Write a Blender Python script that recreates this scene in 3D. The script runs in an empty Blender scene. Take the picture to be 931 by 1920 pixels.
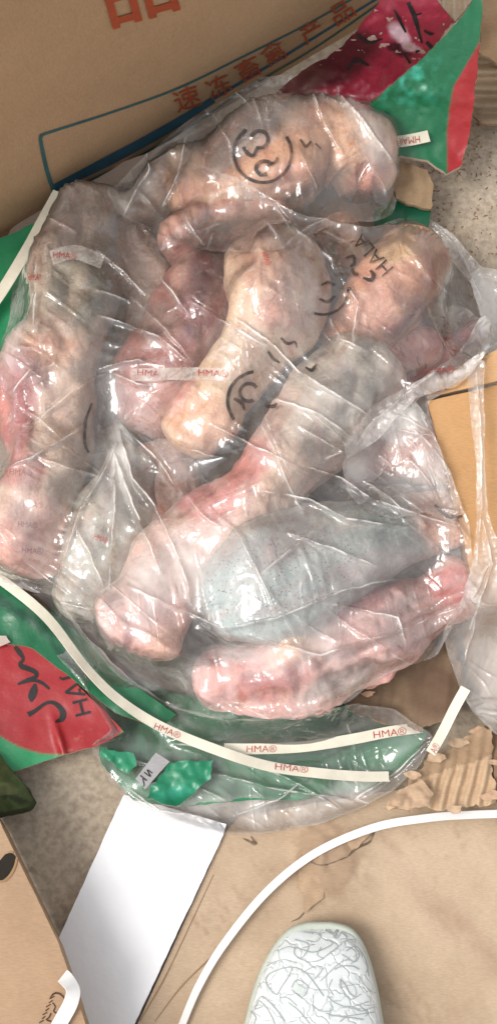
import bpy, bmesh, math, random
import numpy as np
from mathutils import Vector
from mathutils.bvhtree import BVHTree
from mathutils.geometry import delaunay_2d_cdt

random.seed(7)
RNG = np.random.RandomState(7)
SC = bpy.context.scene
COL = SC.collection
R = math.radians

# ------------------------------------------------------------------ camera
W, H = 931.0, 1920.0
DIST, TILT, FOV = 1.48, R(16.0), R(32.6)
FPX = (H / 2) / math.tan(FOV / 2)
CAM = np.array([0.0, -DIST * math.sin(TILT), DIST * math.cos(TILT)])
cd = bpy.data.cameras.new('camera')
cam = bpy.data.objects.new('camera', cd)
COL.objects.link(cam)
cam.location = CAM
cam.rotation_euler = (TILT, 0, 0)
cd.sensor_fit = 'VERTICAL'
cd.angle_y = FOV
cd.sensor_fit = 'VERTICAL'
cd.clip_start, cd.clip_end = 0.02, 200
SC.camera = cam

# ------------------------------------------------------------------ light
SUN_EL, SUN_AZ = R(56), R(-112)        # azimuth from +Y, clockwise
wd = bpy.data.worlds.new('World')
SC.world = wd
wd.use_nodes = True
wn = wd.node_tree
bg = wn.nodes['Background']
sky = wn.nodes.new('ShaderNodeTexSky')
sky.sky_type = 'NISHITA'
sky.sun_disc = False
sky.sun_elevation = SUN_EL
sky.sun_rotation = SUN_AZ
sky.dust_density = 3.0
sky.air_density = 1.0
hs = wn.nodes.new('ShaderNodeHueSaturation')
hs.inputs['Saturation'].default_value = 0.12
wn.links.new(sky.outputs[0], hs.inputs['Color'])
wn.links.new(hs.outputs[0], bg.inputs[0])
bg.inputs[1].default_value = 0.15
sl = bpy.data.lights.new('sun', 'SUN')
sun = bpy.data.objects.new('sun', sl)
COL.objects.link(sun)
sl.energy = 1.0
sl.angle = R(22)
sl.color = (1.0, 0.95, 0.88)
sdir = Vector((math.sin(SUN_AZ) * math.cos(SUN_EL), math.cos(SUN_AZ) * math.cos(SUN_EL), math.sin(SUN_EL)))
sun.rotation_euler = (-sdir).to_track_quat('-Z', 'Y').to_euler()
sun.location = (-1, 1, 2)
vs = SC.view_settings
vs.view_transform = 'Standard'
vs.look = 'None'
vs.gamma = 1
vs.exposure = 0.66
SC.cycles.transparent_max_bounces = 24
SC.cycles.max_bounces = 10

# ------------------------------------------------------------------ helpers: pixels to points
cT, sT = math.cos(TILT), math.sin(TILT)


def pix(px, py, z):
    px = np.asarray(px, float); py = np.asarray(py, float); z = np.asarray(z, float)
    u = (px - W / 2) / FPX
    v = -(py - H / 2) / FPX
    dy = v * cT + sT
    dz = v * sT - cT
    t = (z - CAM[2]) / dz
    return np.stack(np.broadcast_arrays(CAM[0] + t * u, CAM[1] + t * dy, z + 0 * t), -1)


def raydir(px, py):
    u = (px - W / 2) / FPX
    v = -(py - H / 2) / FPX
    return Vector((u, v * cT + sT, v * sT - cT)).normalized()


def proj(P):
    q = P - CAM
    yc = q[:, 1] * cT + q[:, 2] * sT
    zc = -q[:, 1] * sT + q[:, 2] * cT
    return W / 2 + FPX * q[:, 0] / -zc, H / 2 - FPX * yc / -zc


# ------------------------------------------------------------------ helpers: noise
def _hash(ix, iy, iz, seed):
    h = (ix * 374761393 + iy * 668265263 + iz * 2147483647 + seed * 974634777) & 0xFFFFFFFF
    h = ((h ^ (h >> 13)) * 1274126177) & 0xFFFFFFFF
    h = (h ^ (h >> 16)) & 0xFFFFFFFF
    return h.astype(np.float64) / 4294967295.0


def vn3(P, seed=0):
    P = np.asarray(P, float)
    i = np.floor(P).astype(np.int64)
    f = P - i
    f = f * f * (3 - 2 * f)
    out = 0
    for a in (0, 1):
        wx = f[..., 0] if a else 1 - f[..., 0]
        for b in (0, 1):
            wy = f[..., 1] if b else 1 - f[..., 1]
            for c in (0, 1):
                wz = f[..., 2] if c else 1 - f[..., 2]
                out = out + wx * wy * wz * _hash(i[..., 0] + a, i[..., 1] + b, i[..., 2] + c, seed)
    return out * 2 - 1


def fbm(P, seed=0, octv=3, gain=0.5):
    s, a, t = 0, 1, 0
    P = np.asarray(P, float)
    for k in range(octv):
        s = s + a * vn3(P * 2 ** k, seed + k * 17)
        t += a
        a *= gain
    return s / t


def fb2(px, py, scale, seed=0, octv=3):
    px = np.asarray(px, float); py = np.asarray(py, float)
    return fbm(np.stack([px / scale, py / scale, px * 0 + 0.37], -1), seed, octv)


def sstep(a, b, x):
    t = np.clip((x - a) / (b - a), 0, 1)
    return t * t * (3 - 2 * t)


# ------------------------------------------------------------------ helpers: objects
def tag(o, label=None, cat=None, group=None, kind=None):
    if label: o['label'] = label
    if cat: o['category'] = cat
    if group: o['group'] = group
    if kind: o['kind'] = kind
    return o


def mesh_obj(name, V, F, mat, parent=None, cols=None, smooth=True, extra=None):
    me = bpy.data.meshes.new(name)
    me.from_pydata([tuple(v) for v in V], [], [tuple(int(i) for i in f) for f in F])
    me.update()
    if cols is not None:
        a = me.color_attributes.new('Col', 'FLOAT_COLOR', 'POINT')
        c = np.ones((len(V), 4)); c[:, :3] = np.clip(cols, 0, 1)
        a.data.foreach_set('color', c.ravel())
    if extra is not None:
        for k, arr in extra.items():
            a = me.attributes.new(k, 'FLOAT', 'POINT')
            a.data.foreach_set('value', np.asarray(arr, float))
    if smooth:
        me.polygons.foreach_set('use_smooth', [True] * len(me.polygons))
    o = bpy.data.objects.new(name, me)
    COL.objects.link(o)
    if mat: me.materials.append(mat)
    if parent: o.parent = parent
    return o


def empty(name, loc=(0, 0, 0)):
    o = bpy.data.objects.new(name, None)
    COL.objects.link(o)
    return o                       # kept at the origin so that children need no inverse


# ------------------------------------------------------------------ materials
def newmat(name):
    m = bpy.data.materials.new(name)
    m.use_nodes = True
    nt = m.node_tree
    return m, nt, nt.nodes['Principled BSDF']


def N(nt, t, **kw):
    n = nt.nodes.new('ShaderNode' + t)
    for k, v in kw.items():
        if k in n.inputs.keys() if hasattr(n.inputs, 'keys') else False:
            n.inputs[k].default_value = v
        else:
            setattr(n, k, v)
    return n


def coords(nt, scale=(1, 1, 1), rot=(0, 0, 0)):
    tc = N(nt, 'TexCoord')
    mp = N(nt, 'Mapping')
    mp.inputs['Scale'].default_value = scale
    mp.inputs['Rotation'].default_value = rot
    nt.links.new(tc.outputs['Object'], mp.inputs['Vector'])
    return mp.outputs['Vector']


def noise(nt, vec, scale, detail=4, rough=0.6, dist=0.0):
    n = N(nt, 'TexNoise')
    n.inputs['Scale'].default_value = scale
    n.inputs['Detail'].default_value = detail
    n.inputs['Roughness'].default_value = rough
    n.inputs['Distortion'].default_value = dist
    nt.links.new(vec, n.inputs['Vector'])
    return n.outputs['Fac']


def ramp(nt, fac, stops):
    r = N(nt, 'ValToRGB')
    els = r.color_ramp.elements
    while len(els) < len(stops): els.new(0.5)
    for e, (p, c) in zip(els, stops):
        e.position = p
        e.color = (*c, 1) if len(c) == 3 else c
    nt.links.new(fac, r.inputs['Fac'])
    return r.outputs['Color']


def mix(nt, fac, a, b, mode='MIX'):
    n = N(nt, 'Mix')
    n.data_type = 'RGBA'
    n.blend_type = mode
    for k, v in ((0, fac), (6, a), (7, b)):
        if hasattr(v, 'is_output') or isinstance(v, bpy.types.NodeSocket):
            nt.links.new(v, n.inputs[k])
        else:
            n.inputs[k].default_value = v if k == 0 else ((*v, 1) if len(v) == 3 else v)
    return n.outputs[2]


def bump(nt, h, strength, dist=0.001, prev=None):
    b = N(nt, 'Bump')
    b.inputs['Strength'].default_value = strength
    b.inputs['Distance'].default_value = dist
    nt.links.new(h, b.inputs['Height'])
    if prev is not None: nt.links.new(prev, b.inputs['Normal'])
    return b.outputs['Normal']


def flat_mat(name, col, rough=0.6, spec=0.3, var=0.12, nscale=60, bmp=0.1):
    m, nt, p = newmat(name)
    v = coords(nt)
    f = noise(nt, v, nscale)
    lo = tuple(c * (1 - var) for c in col); hi = tuple(min(1, c * (1 + var)) for c in col)
    nt.links.new(ramp(nt, f, [(0.3, lo), (0.7, hi)]), p.inputs['Base Color'])
    p.inputs['Roughness'].default_value = rough
    p.inputs['Specular IOR Level'].default_value = spec
    if bmp: nt.links.new(bump(nt, noise(nt, v, nscale * 6, 3), bmp), p.inputs['Normal'])
    return m


def board_mat(name, rough=0.75, spec=0.25, flute=None, stain=0.35, gloss=False):
    """paper board: colour comes from the print attribute, fibres and stains on top"""
    m, nt, p = newmat(name)
    at = N(nt, 'Attribute'); at.attribute_name = 'Col'
    v = coords(nt)
    f1 = noise(nt, v, 9, 5, 0.65)
    c = mix(nt, 1.0, at.outputs['Color'], ramp(nt, f1, [(0.32, (1 - stain * .55, 1 - stain * .62, 1 - stain * .7)), (0.6, (1, 1, 1))]), 'MULTIPLY')
    fib = noise(nt, coords(nt, (1, 5, 1), (0, 0, 0.6)), 240, 3)
    c = mix(nt, 1.0, c, ramp(nt, fib, [(0.3, (.86, .86, .86)), (0.7, (1.06, 1.05, 1.04))]), 'MULTIPLY')
    nt.links.new(c, p.inputs['Base Color'])
    nt.links.new(ramp(nt, noise(nt, v, 14), [(0.3, (rough - .15,) * 3), (0.7, (rough + .1,) * 3)]), p.inputs['Roughness'])
    p.inputs['Specular IOR Level'].default_value = spec
    nrm = bump(nt, noise(nt, v, 45, 4), 0.5, 0.0015)
    if flute:
        w = N(nt, 'TexWave'); w.wave_type = 'BANDS'
        w.inputs['Scale'].default_value = flute[0]
        w.inputs['Distortion'].default_value = 1.2
        w.inputs['Detail'].default_value = 2
        nt.links.new(coords(nt, (1, 1, 1), (0, 0, flute[1])), w.inputs['Vector'])
        nrm = bump(nt, w.outputs['Fac'], flute[2], 0.001, nrm)
    nt.links.new(nrm, p.inputs['Normal'])
    return m


def meat_mat(name, rough=0.38):
    m, nt, p = newmat(name)
    at = N(nt, 'Attribute'); at.attribute_name = 'Col'
    v = coords(nt)
    f1 = noise(nt, v, 70, 6, 0.7, 0.8)
    c = mix(nt, 1.0, at.outputs['Color'], ramp(nt, f1, [(0.28, (.80, .72, .72)), (0.5, (1.0, .98, .98)), (0.72, (1.18, 1.14, 1.12))]), 'MULTIPLY')
    f3 = noise(nt, coords(nt, (1, .45, 1), (0, 0, .7)), 48, 7, 0.75, 1.6)
    c = mix(nt, ramp(nt, f3, [(0.54, (0, 0, 0)), (0.66, (.5, .5, .5))]), c, mix(nt, 1.0, c, (.86, .42, .42), 'MULTIPLY'))
    f4 = noise(nt, v, 85, 6, 0.7, .5)
    c = mix(nt, ramp(nt, f4, [(0.57, (0, 0, 0)), (0.68, (.45, .45, .45))]), c, (.72, .66, .62))
    f2 = noise(nt, v, 330, 4, 0.7)
    c = mix(nt, 1.0, c, ramp(nt, f2, [(0.3, (.88, .86, .86)), (0.65, (1.06, 1.05, 1.05))]), 'MULTIPLY')
    nt.links.new(c, p.inputs['Base Color'])
    p.inputs['Roughness'].default_value = rough
    p.inputs['Subsurface Weight'].default_value = 0.25
    p.inputs['Subsurface Radius'].default_value = (1, .35, .2)
    p.inputs['Subsurface Scale'].default_value = 0.006
    nrm = bump(nt, noise(nt, v, 60, 5, .65, .6), 0.8, 0.004)
    nrm = bump(nt, noise(nt, v, 260, 4), 0.5, 0.0012, nrm)
    nt.links.new(nrm, p.inputs['Normal'])
    return m


def film_mat(name, veil=0.10, tint=(0.99, 0.985, 0.98), gloss_rough=0.075, wrk=1.0):
    """thin clear plastic: transparent sheet, fresnel gloss, a little milky scatter"""
    m = bpy.data.materials.new(name)
    m.use_nodes = True
    nt = m.node_tree
    nt.nodes.clear()
    out = N(nt, 'OutputMaterial')
    tr = N(nt, 'BsdfTransparent'); tr.inputs[0].default_value = (*tint, 1)
    gl = N(nt, 'BsdfGlossy'); gl.inputs['Roughness'].default_value = gloss_rough
    gl.inputs['Color'].default_value = (1, 1, 1, 1)
    df = N(nt, 'BsdfDiffuse'); df.inputs[0].default_value = (.93, .89, .85, 1)
    tl = N(nt, 'BsdfTranslucent'); tl.inputs[0].default_value = (.93, .89, .85, 1)
    v = coords(nt)
    # fine crinkles, stretched cells
    vo = N(nt, 'TexVoronoi'); vo.feature = 'DISTANCE_TO_EDGE'
    vo.inputs['Scale'].default_value = 42
    vv = N(nt, 'Vectorial') if False else None
    nz = N(nt, 'TexNoise'); nz.inputs['Scale'].default_value = 18; nz.inputs['Detail'].default_value = 3
    nt.links.new(v, nz.inputs['Vector'])
    mx = N(nt, 'Mix'); mx.data_type = 'VECTOR'; mx.blend_type = 'ADD' if hasattr(mx, 'blend_type') and False else mx.blend_type
    va = N(nt, 'VectorMath'); va.operation = 'SCALE'; va.inputs['Scale'].default_value = 0.09
    nt.links.new(nz.outputs['Color'], va.inputs[0])
    vb = N(nt, 'VectorMath'); vb.operation = 'ADD'
    nt.links.new(coords(nt, (1.0, 0.38, 1.0), (0, 0, 0.55)), vb.inputs[0]); nt.links.new(va.outputs[0], vb.inputs[1])
    nt.links.new(vb.outputs[0], vo.inputs['Vector'])
    mr = N(nt, 'MapRange'); mr.inputs['From Max'].default_value = 0.12
    mr.inputs['To Min'].default_value = 1.0; mr.inputs['To Max'].default_value = 0.0
    nt.links.new(vo.outputs['Distance'], mr.inputs['Value'])
    nrm = bump(nt, mr.outputs[0], 0.22 * wrk, 0.0010)
    nrm = bump(nt, noise(nt, coords(nt, (1, .45, 1), (0, 0, -.5)), 45, 3, .5, .8), 0.30 * wrk, 0.003, nrm)
    for s in (gl, df): nt.links.new(nrm, s.inputs['Normal'])
    # veil amount: attribute plus noise
    at = N(nt, 'Attribute'); at.attribute_name = 'veil'
    ad = N(nt, 'Math'); ad.operation = 'ADD'; ad.inputs[1].default_value = 0.0
    mu = N(nt, 'Math'); mu.operation = 'MULTIPLY'
    mr2 = N(nt, 'MapRange'); mr2.inputs['From Min'].default_value = .3; mr2.inputs['From Max'].default_value = .7
    mr2.inputs['To Min'].default_value = .3; mr2.inputs['To Max'].default_value = 1.7
    nt.links.new(noise(nt, coords(nt, (1, .5, 1), (0, 0, .5)), 22, 5, .6, .7), mr2.inputs['Value'])
    a2 = N(nt, 'Math'); a2.operation = 'ADD'; a2.inputs[1].default_value = veil
    nt.links.new(at.outputs['Fac'], a2.inputs[0])
    nt.links.new(a2.outputs[0], mu.inputs[0]); nt.links.new(mr2.outputs[0], mu.inputs[1])
    mu.use_clamp = True
    dm = N(nt, 'MixShader'); dm.inputs[0].default_value = 0.3
    nt.links.new(df.outputs[0], dm.inputs[1]); nt.links.new(tl.outputs[0], dm.inputs[2])
    m1 = N(nt, 'MixShader')
    nt.links.new(mu.outputs[0], m1.inputs[0]); nt.links.new(tr.outputs[0], m1.inputs[1]); nt.links.new(dm.outputs[0], m1.inputs[2])
    fr = N(nt, 'Fresnel'); fr.inputs['IOR'].default_value = 1.5
    nt.links.new(nrm, fr.inputs['Normal'])
    f2 = N(nt, 'Math'); f2.operation = 'MULTIPLY'; f2.inputs[1].default_value = 1.35; f2.use_clamp = True
    nt.links.new(fr.outputs[0], f2.inputs[0])
    m2 = N(nt, 'MixShader')
    nt.links.new(f2.outputs[0], m2.inputs[0]); nt.links.new(m1.outputs[0], m2.inputs[1]); nt.links.new(gl.outputs[0], m2.inputs[2])
    nt.links.new(m2.outputs[0], out.inputs[0])
    return m


M = {}
M['board'] = board_mat('paper_board')
M['board_gloss'] = board_mat('coated_board', rough=0.38, spec=0.5, stain=0.25)
M['board_dirty'] = board_mat('floor_board', stain=0.42, flute=None)
M['box'] = board_mat('carton', stain=0.16)
M['meat'] = meat_mat('frozen_meat')
M['film'] = film_mat('clear_film', 0.10)
M['film_milky'] = film_mat('milky_film', 0.14)
M['black'] = flat_mat('black_ink', (.018, .016, .016), 0.5)
M['brown_ink'] = flat_mat('brown_ink', (.07, .035, .02), 0.7)
M['red_ink'] = flat_mat('red_ink', (.33, .06, .022), 0.7)
M['stamp_red'] = flat_mat('red_stamp_ink', (.55, .05, .05), 0.6)
M['teal_ink'] = flat_mat('teal_ink', (.035, .10, .10), 0.7)
M['blue_ink'] = flat_mat('blue_ink', (.02, .085, .13), 0.7)
M['strap'] = flat_mat('cream_strap', (.62, .58, .47), 0.4, 0.5, 0.12, 40, 0.3)
M['strap_white'] = flat_mat('white_strap', (.70, .685, .665), 0.4, 0.5, 0.04, 20, 0.15)
M['white'] = flat_mat('white_foam_board', (.80, .80, .815), 0.85, 0.1, 0.045, 14, 0.6)
M['shoe'] = flat_mat('white_leather', (.66, .69, .68), 0.3, 0.6, 0.05, 25, 0.2)
M['sole'] = flat_mat('off_white_rubber', (.46, .49, .42), 0.6, 0.3, 0.08, 25, 0.2)
M['shoe_line'] = flat_mat('grey_piping', (.34, .37, .355), 0.5)
M['shoe_fill'] = flat_mat('pale_grey_patch', (.60, .64, .61), 0.5)
M['dark'] = flat_mat('dark_hole', (.02, .015, .01), 0.9)
_nt = M['shoe'].node_tree; _p = _nt.nodes['Principled BSDF']
_v = coords(_nt)
_vo = N(_nt, 'TexVoronoi'); _vo.feature = 'DISTANCE_TO_EDGE'; _vo.inputs['Scale'].default_value = 62
_d = N(_nt, 'VectorMath'); _d.operation = 'ADD'
_nz = N(_nt, 'TexNoise'); _nz.inputs['Scale'].default_value = 55; _nt.links.new(_v, _nz.inputs['Vector'])
_sc = N(_nt, 'VectorMath'); _sc.operation = 'SCALE'; _sc.inputs['Scale'].default_value = .035
_nt.links.new(_nz.outputs['Color'], _sc.inputs[0]); _nt.links.new(_v, _d.inputs[0]); _nt.links.new(_sc.outputs[0], _d.inputs[1]); _nt.links.new(_d.outputs[0], _vo.inputs['Vector'])
_mr = N(_nt, 'MapRange'); _mr.inputs['From Max'].default_value = .10; _nt.links.new(_vo.outputs['Distance'], _mr.inputs['Value'])
_n = bump(_nt, _mr.outputs[0], .55, .0015)
_nt.links.new(bump(_nt, noise(_nt, _v, 90, 5, .65), .5, .0015, _n), _p.inputs['Normal'])
M['tag'] = flat_mat('grey_tag', (.42, .42, .44), 0.5)
M['lining'] = flat_mat('grey_fabric', (.3, .31, .3), 0.9)

def worn_ink(name, col, lo, hi, sc=90):
    m, nt, p = newmat(name)
    p.inputs['Base Color'].default_value = (*col, 1); p.inputs['Roughness'].default_value = .55
    nt.links.new(ramp(nt, noise(nt, coords(nt), sc, 5, .7), [(0.34, (lo,) * 3), (0.6, (hi,) * 3)]), p.inputs['Alpha'])
    return m


M['crack'] = worn_ink('torn_crack_brown', (.13, .08, .05), .2, .9, 120)
M['strip'] = worn_ink('pale_strip', (.75, .70, .64), .15, .5)
M['film_ink'] = worn_ink('worn_black_ink', (.03, .026, .025), .45, .95)
M['stamp_red'] = worn_ink('worn_red_ink', (.40, .03, .03), .4, 1.0, 260)

# concrete
m, nt, p = newmat('dusty_concrete')
v = coords(nt)
c = ramp(nt, noise(nt, v, 7, 8, 0.65), [(0.3, (.36, .285, .205)), (0.5, (.45, .37, .28)), (0.7, (.52, .44, .34))])
c = mix(nt, 1.0, c, ramp(nt, noise(nt, v, 160, 4), [(0.35, (.72, .72, .72)), (0.6, (1.06, 1.06, 1.06))]), 'MULTIPLY')
c = mix(nt, ramp(nt, noise(nt, v, 38, 6, .7), [(0.60, (0, 0, 0)), (0.68, (.5, .5, .5))]), c, (.22, .15, .10))
nt.links.new(c, p.inputs['Base Color'])
p.inputs['Roughness'].default_value = 0.85
nt.links.new(bump(nt, noise(nt, v, 120, 6, .7), 0.6, 0.002), p.inputs['Normal'])
M['concrete'] = m


# ------------------------------------------------------------------ builders
def jag(poly, amp, step, seed=0, skip=()):
    """resample a pixel outline, tearing the edges; skip: indexes of clean edges"""
    out = []
    n = len(poly)
    rs = np.random.RandomState(seed + 100)
    for i in range(n):
        a = np.array(poly[i], float); b = np.array(poly[(i + 1) % n], float)
        L = np.linalg.norm(b - a)
        k = max(1, int(L / step))
        nrm = np.array([-(b - a)[1], (b - a)[0]]) / max(L, 1e-6)
        for j in range(k):
            q = a + (b - a) * j / k
            if j and i not in skip and amp:
                w = fb2(q[0], q[1], step * 4, seed, 3) * amp + rs.uniform(-.35, .35) * amp
                q = q + nrm * w
            out.append(tuple(q))
    return out


def tri_poly(poly, res, seed=0):
    """triangulated polygon with inner points, all in pixels -> pts (n,2), tris, boundary index loop"""
    P = np.array(poly)
    mn, mx = P.min(0), P.max(0)
    rs = np.random.RandomState(seed + 5)
    xs = np.arange(mn[0] + res / 2, mx[0], res)
    ys = np.arange(mn[1] + res / 2, mx[1], res * .87)
    gx, gy = np.meshgrid(xs, ys)
    gx = gx + (np.arange(len(ys)) % 2)[:, None] * res / 2
    pts = np.stack([gx.ravel(), gy.ravel()], 1)
    pts += rs.uniform(-.12, .12, pts.shape) * res
    # inside test and distance to the outline
    inside = np.zeros(len(pts), bool)
    dmin = np.full(len(pts), 1e9)
    for i in range(len(P)):
        a, b = P[i], P[(i + 1) % len(P)]
        c = ((a[1] > pts[:, 1]) != (b[1] > pts[:, 1]))
        with np.errstate(divide='ignore', invalid='ignore'):
            xi = (b[0] - a[0]) * (pts[:, 1] - a[1]) / (b[1] - a[1]) + a[0]
        inside ^= c & (pts[:, 0] < xi)
        ab = b - a
        t = np.clip(((pts - a) @ ab) / max(ab @ ab, 1e-9), 0, 1)
        d = np.linalg.norm(pts - a - t[:, None] * ab, axis=1)
        dmin = np.minimum(dmin, d)
    pts = pts[inside & (dmin > res * .35)]
    allp = [Vector(q) for q in P] + [Vector(q) for q in pts]
    n = len(P)
    v, e, f, ov, oe, of = delaunay_2d_cdt(allp, [], [list(range(n))], 1, 1e-4)
    V = np.array([tuple(q) for q in v])
    F = np.array([t for t in f if len(t) == 3])
    a = V[F[:, 0]]; b = V[F[:, 1]]; c = V[F[:, 2]]
    ar = (b[:, 0] - a[:, 0]) * (c[:, 1] - a[:, 1]) - (b[:, 1] - a[:, 1]) * (c[:, 0] - a[:, 0])
    F[ar > 0] = F[ar > 0][:, ::-1]       # y runs down, so clockwise in pixels faces up
    return V, F


def boundary_edges(F):
    E = np.concatenate([F[:, [0, 1]], F[:, [1, 2]], F[:, [2, 0]]])
    key = {}
    for a, b in E:
        key[(int(a), int(b))] = 1
    return [(a, b) for (a, b) in key if (b, a) not in key]


def sheet(name, poly, zf, res=8, thick=0.004, cf=(.45, .30, .185), mat=None, parent=None, edge=(.40, .28, .18), under=None, seed=0):
    """a board cut along a pixel outline at height zf(px,py), with real thickness"""
    V2, F = tri_poly(poly, res, seed)
    x, y = V2[:, 0], V2[:, 1]
    z = zf(x, y) if callable(zf) else np.full(len(V2), float(zf))
    top = pix(x, y, z)
    bot = top.copy(); bot[:, 2] -= thick
    n = len(V2)
    cols = cf(x, y) if callable(cf) else np.tile(np.array(cf), (n, 1))
    be = boundary_edges(F)
    bi = sorted({a for a, b in be} | {b for a, b in be})
    mp = {b: 2 * n + k for k, b in enumerate(bi)}
    mp2 = {b: 2 * n + len(bi) + k for k, b in enumerate(bi)}
    V = np.concatenate([top, bot, top[bi], bot[bi]])
    faces = [tuple(t) for t in F] + [(t[2] + n, t[1] + n, t[0] + n) for t in F]
    for a, b in be:
        faces.append((mp[b], mp[a], mp2[a], mp2[b]))
    ec = np.tile(np.array(edge), (len(bi), 1))
    uc = cols * .0 + np.array(under or edge)
    C = np.concatenate([cols, uc, ec, ec * .85])
    return mesh_obj(name, V, faces, mat or M['board'], parent, C)


def catmull(P, n):
    P = np.array(P, float)
    P = np.vstack([2 * P[0] - P[1], P, 2 * P[-1] - P[-2]])
    seg = len(P) - 3
    out = []
    for k in range(n):
        t = k / (n - 1) * seg
        i = min(int(t), seg - 1); f = t - i
        a, b, c, d = P[i:i + 4]
        out.append(0.5 * (2 * b + (c - a) * f + (2 * a - 5 * b + 4 * c - d) * f ** 2 + (3 * b - a - 3 * c + d) * f ** 3))
    return np.array(out)


SOLIDS = []
UPX = DIST / FPX


def paint(px, py, base, blobs, seed=0):
    c = np.tile(np.array(base, float), (len(px), 1))
    wx = px + 16 * fb2(px, py, 34, seed + 3) ; wy = py + 16 * fb2(px, py, 34, seed + 9)
    for (bx, by, rx, ry, rot, colr, s) in blobs:
        ca, sa = math.cos(R(rot)), math.sin(R(rot))
        dx, dy = wx - bx, wy - by
        u = (dx * ca + dy * sa) / rx; w = (-dx * sa + dy * ca) / ry
        d = np.sqrt(u * u + w * w)
        k = (1 - sstep(.65, 1.2, d)) * s
        c = c * (1 - k[:, None]) + np.array(colr) * k[:, None]
    return c


def meat(name, spine, base, blobs=(), lump=5.0, groove=1.5, seed=0, label=None, cat='meat', group=None, parent=None, flat=0.92, n=110, m=72, capr=(1, 1)):
    """spine: (px, py, z in mm, radius in px); swept lumpy body, closed round ends"""
    S = catmull(spine, n)
    C = pix(S[:, 0], S[:, 1], S[:, 2] / 1000)
    rad = S[:, 3] * UPX
    L = np.concatenate([[0], np.cumsum(np.linalg.norm(np.diff(C, axis=0), axis=1))])
    # push the two ends out as round caps
    T = np.gradient(C, axis=0); T /= np.linalg.norm(T, axis=1)[:, None]
    k = 14
    a = np.linspace(0, 1, k, endpoint=False)
    r0, r1 = rad[0] * capr[0], rad[-1] * capr[1]
    headC = C[0] - T[0] * (r0 * (1 - a)[:, None]); headR = rad[0] * np.sqrt(1 - (1 - a) ** 2)
    tailC = C[-1] + T[-1] * (r1 * (a + 1 / k)[:, None]); tailR = rad[-1] * np.sqrt(np.clip(1 - (a + 1 / k) ** 2, 0, 1))
    C = np.vstack([headC, C, tailC]); rad = np.concatenate([headR, rad, tailR])
    T = np.gradient(C, axis=0); T /= np.linalg.norm(T, axis=1)[:, None]
    up = np.array([0, 0, 1.0])
    Sd = np.cross(T, up); Sd /= np.linalg.norm(Sd, axis=1)[:, None]
    Nn = np.cross(Sd, T)
    th = np.linspace(0, 2 * np.pi, m, endpoint=False)
    D = Sd[:, None, :] * np.cos(th)[None, :, None] + Nn[:, None, :] * np.sin(th)[None, :, None] * flat
    P = C[:, None, :] + D * rad[:, None, None]
    Pf = P.reshape(-1, 3)
    tt_ = np.repeat(np.linspace(0, L[-1] / .05, len(C)), m); ta_ = np.tile(th, len(C))
    ang = vn3(np.stack([np.cos(ta_) * .9 + 5, np.sin(ta_) * .9, tt_ * .8], -1), seed + 201)
    disp = 1.5 * lump * fbm(Pf / 0.055, seed, 3) + lump * .6 * fbm(Pf / 0.015, seed + 50, 3) + lump * 1.9 * ang
    # long muscle grooves
    g = np.abs(vn3(np.stack([np.tile(th, len(C)) * 2.2, np.repeat(np.linspace(0, 3, len(C)), m), np.zeros(len(Pf))], -1), seed + 77))
    disp = disp - groove * (1 - np.clip(g * 5, 0, 1))
    amp = np.repeat(np.clip(rad / rad.max(), 0, 1), m)
    Pf = Pf + D.reshape(-1, 3) * (disp * amp / 1000)[:, None]
    Pf[:, 2] = np.maximum(Pf[:, 2], 0.004 + 0.1 * (Pf[:, 2] - .004))
    nr = len(C)
    F = []
    for i in range(nr - 1):
        for j in range(m):
            j2 = (j + 1) % m
            F.append((i * m + j, i * m + j2, (i + 1) * m + j2, (i + 1) * m + j))
    F.append(tuple(range(m))[::-1]); F.append(tuple((nr - 1) * m + j for j in range(m)))
    px, py = proj(Pf)
    cols = paint(px, py, base, blobs, seed)
    sn = fbm(np.stack([np.cos(ta_) * 2.6, np.sin(ta_) * 2.6, tt_ * .9], -1) + .5 * fbm(Pf / .02, seed + 8, 2)[:, None], seed + 300, 3)
    redness = np.clip((cols[:, 0] - cols[:, 1]) / cols[:, 0] - .25, 0, .5) * 2
    k = (sstep(.1, .5, sn) * .55 * redness)[:, None]
    cols = cols * (1 - k) + np.array([.40, .09, .09]) * k
    k = (sstep(.12, .5, -sn) * (.25 + .3 * redness))[:, None]
    cols = cols * (1 - k) + np.array([.70, .56, .44]) * k
    # dark red mixed in along the grooves
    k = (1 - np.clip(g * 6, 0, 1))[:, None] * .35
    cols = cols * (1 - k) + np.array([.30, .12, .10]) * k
    cols = np.clip(cols * np.array([1.13, 1.05, 1.02]), 0, .8)
    o = mesh_obj(name, Pf, F, M['meat'], parent, cols)
    if label: tag(o, label, cat, group)
    SOLIDS.append(o)
    return o


def bvh_of(objs):
    V, F, off = [], [], 0
    for o in objs:
        me = o.data
        V += [tuple(v.co) for v in me.vertices]
        F += [tuple(i + off for i in p.vertices) for p in me.polygons]
        off += len(me.vertices)
    return BVHTree.FromPolygons(V, F)


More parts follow.
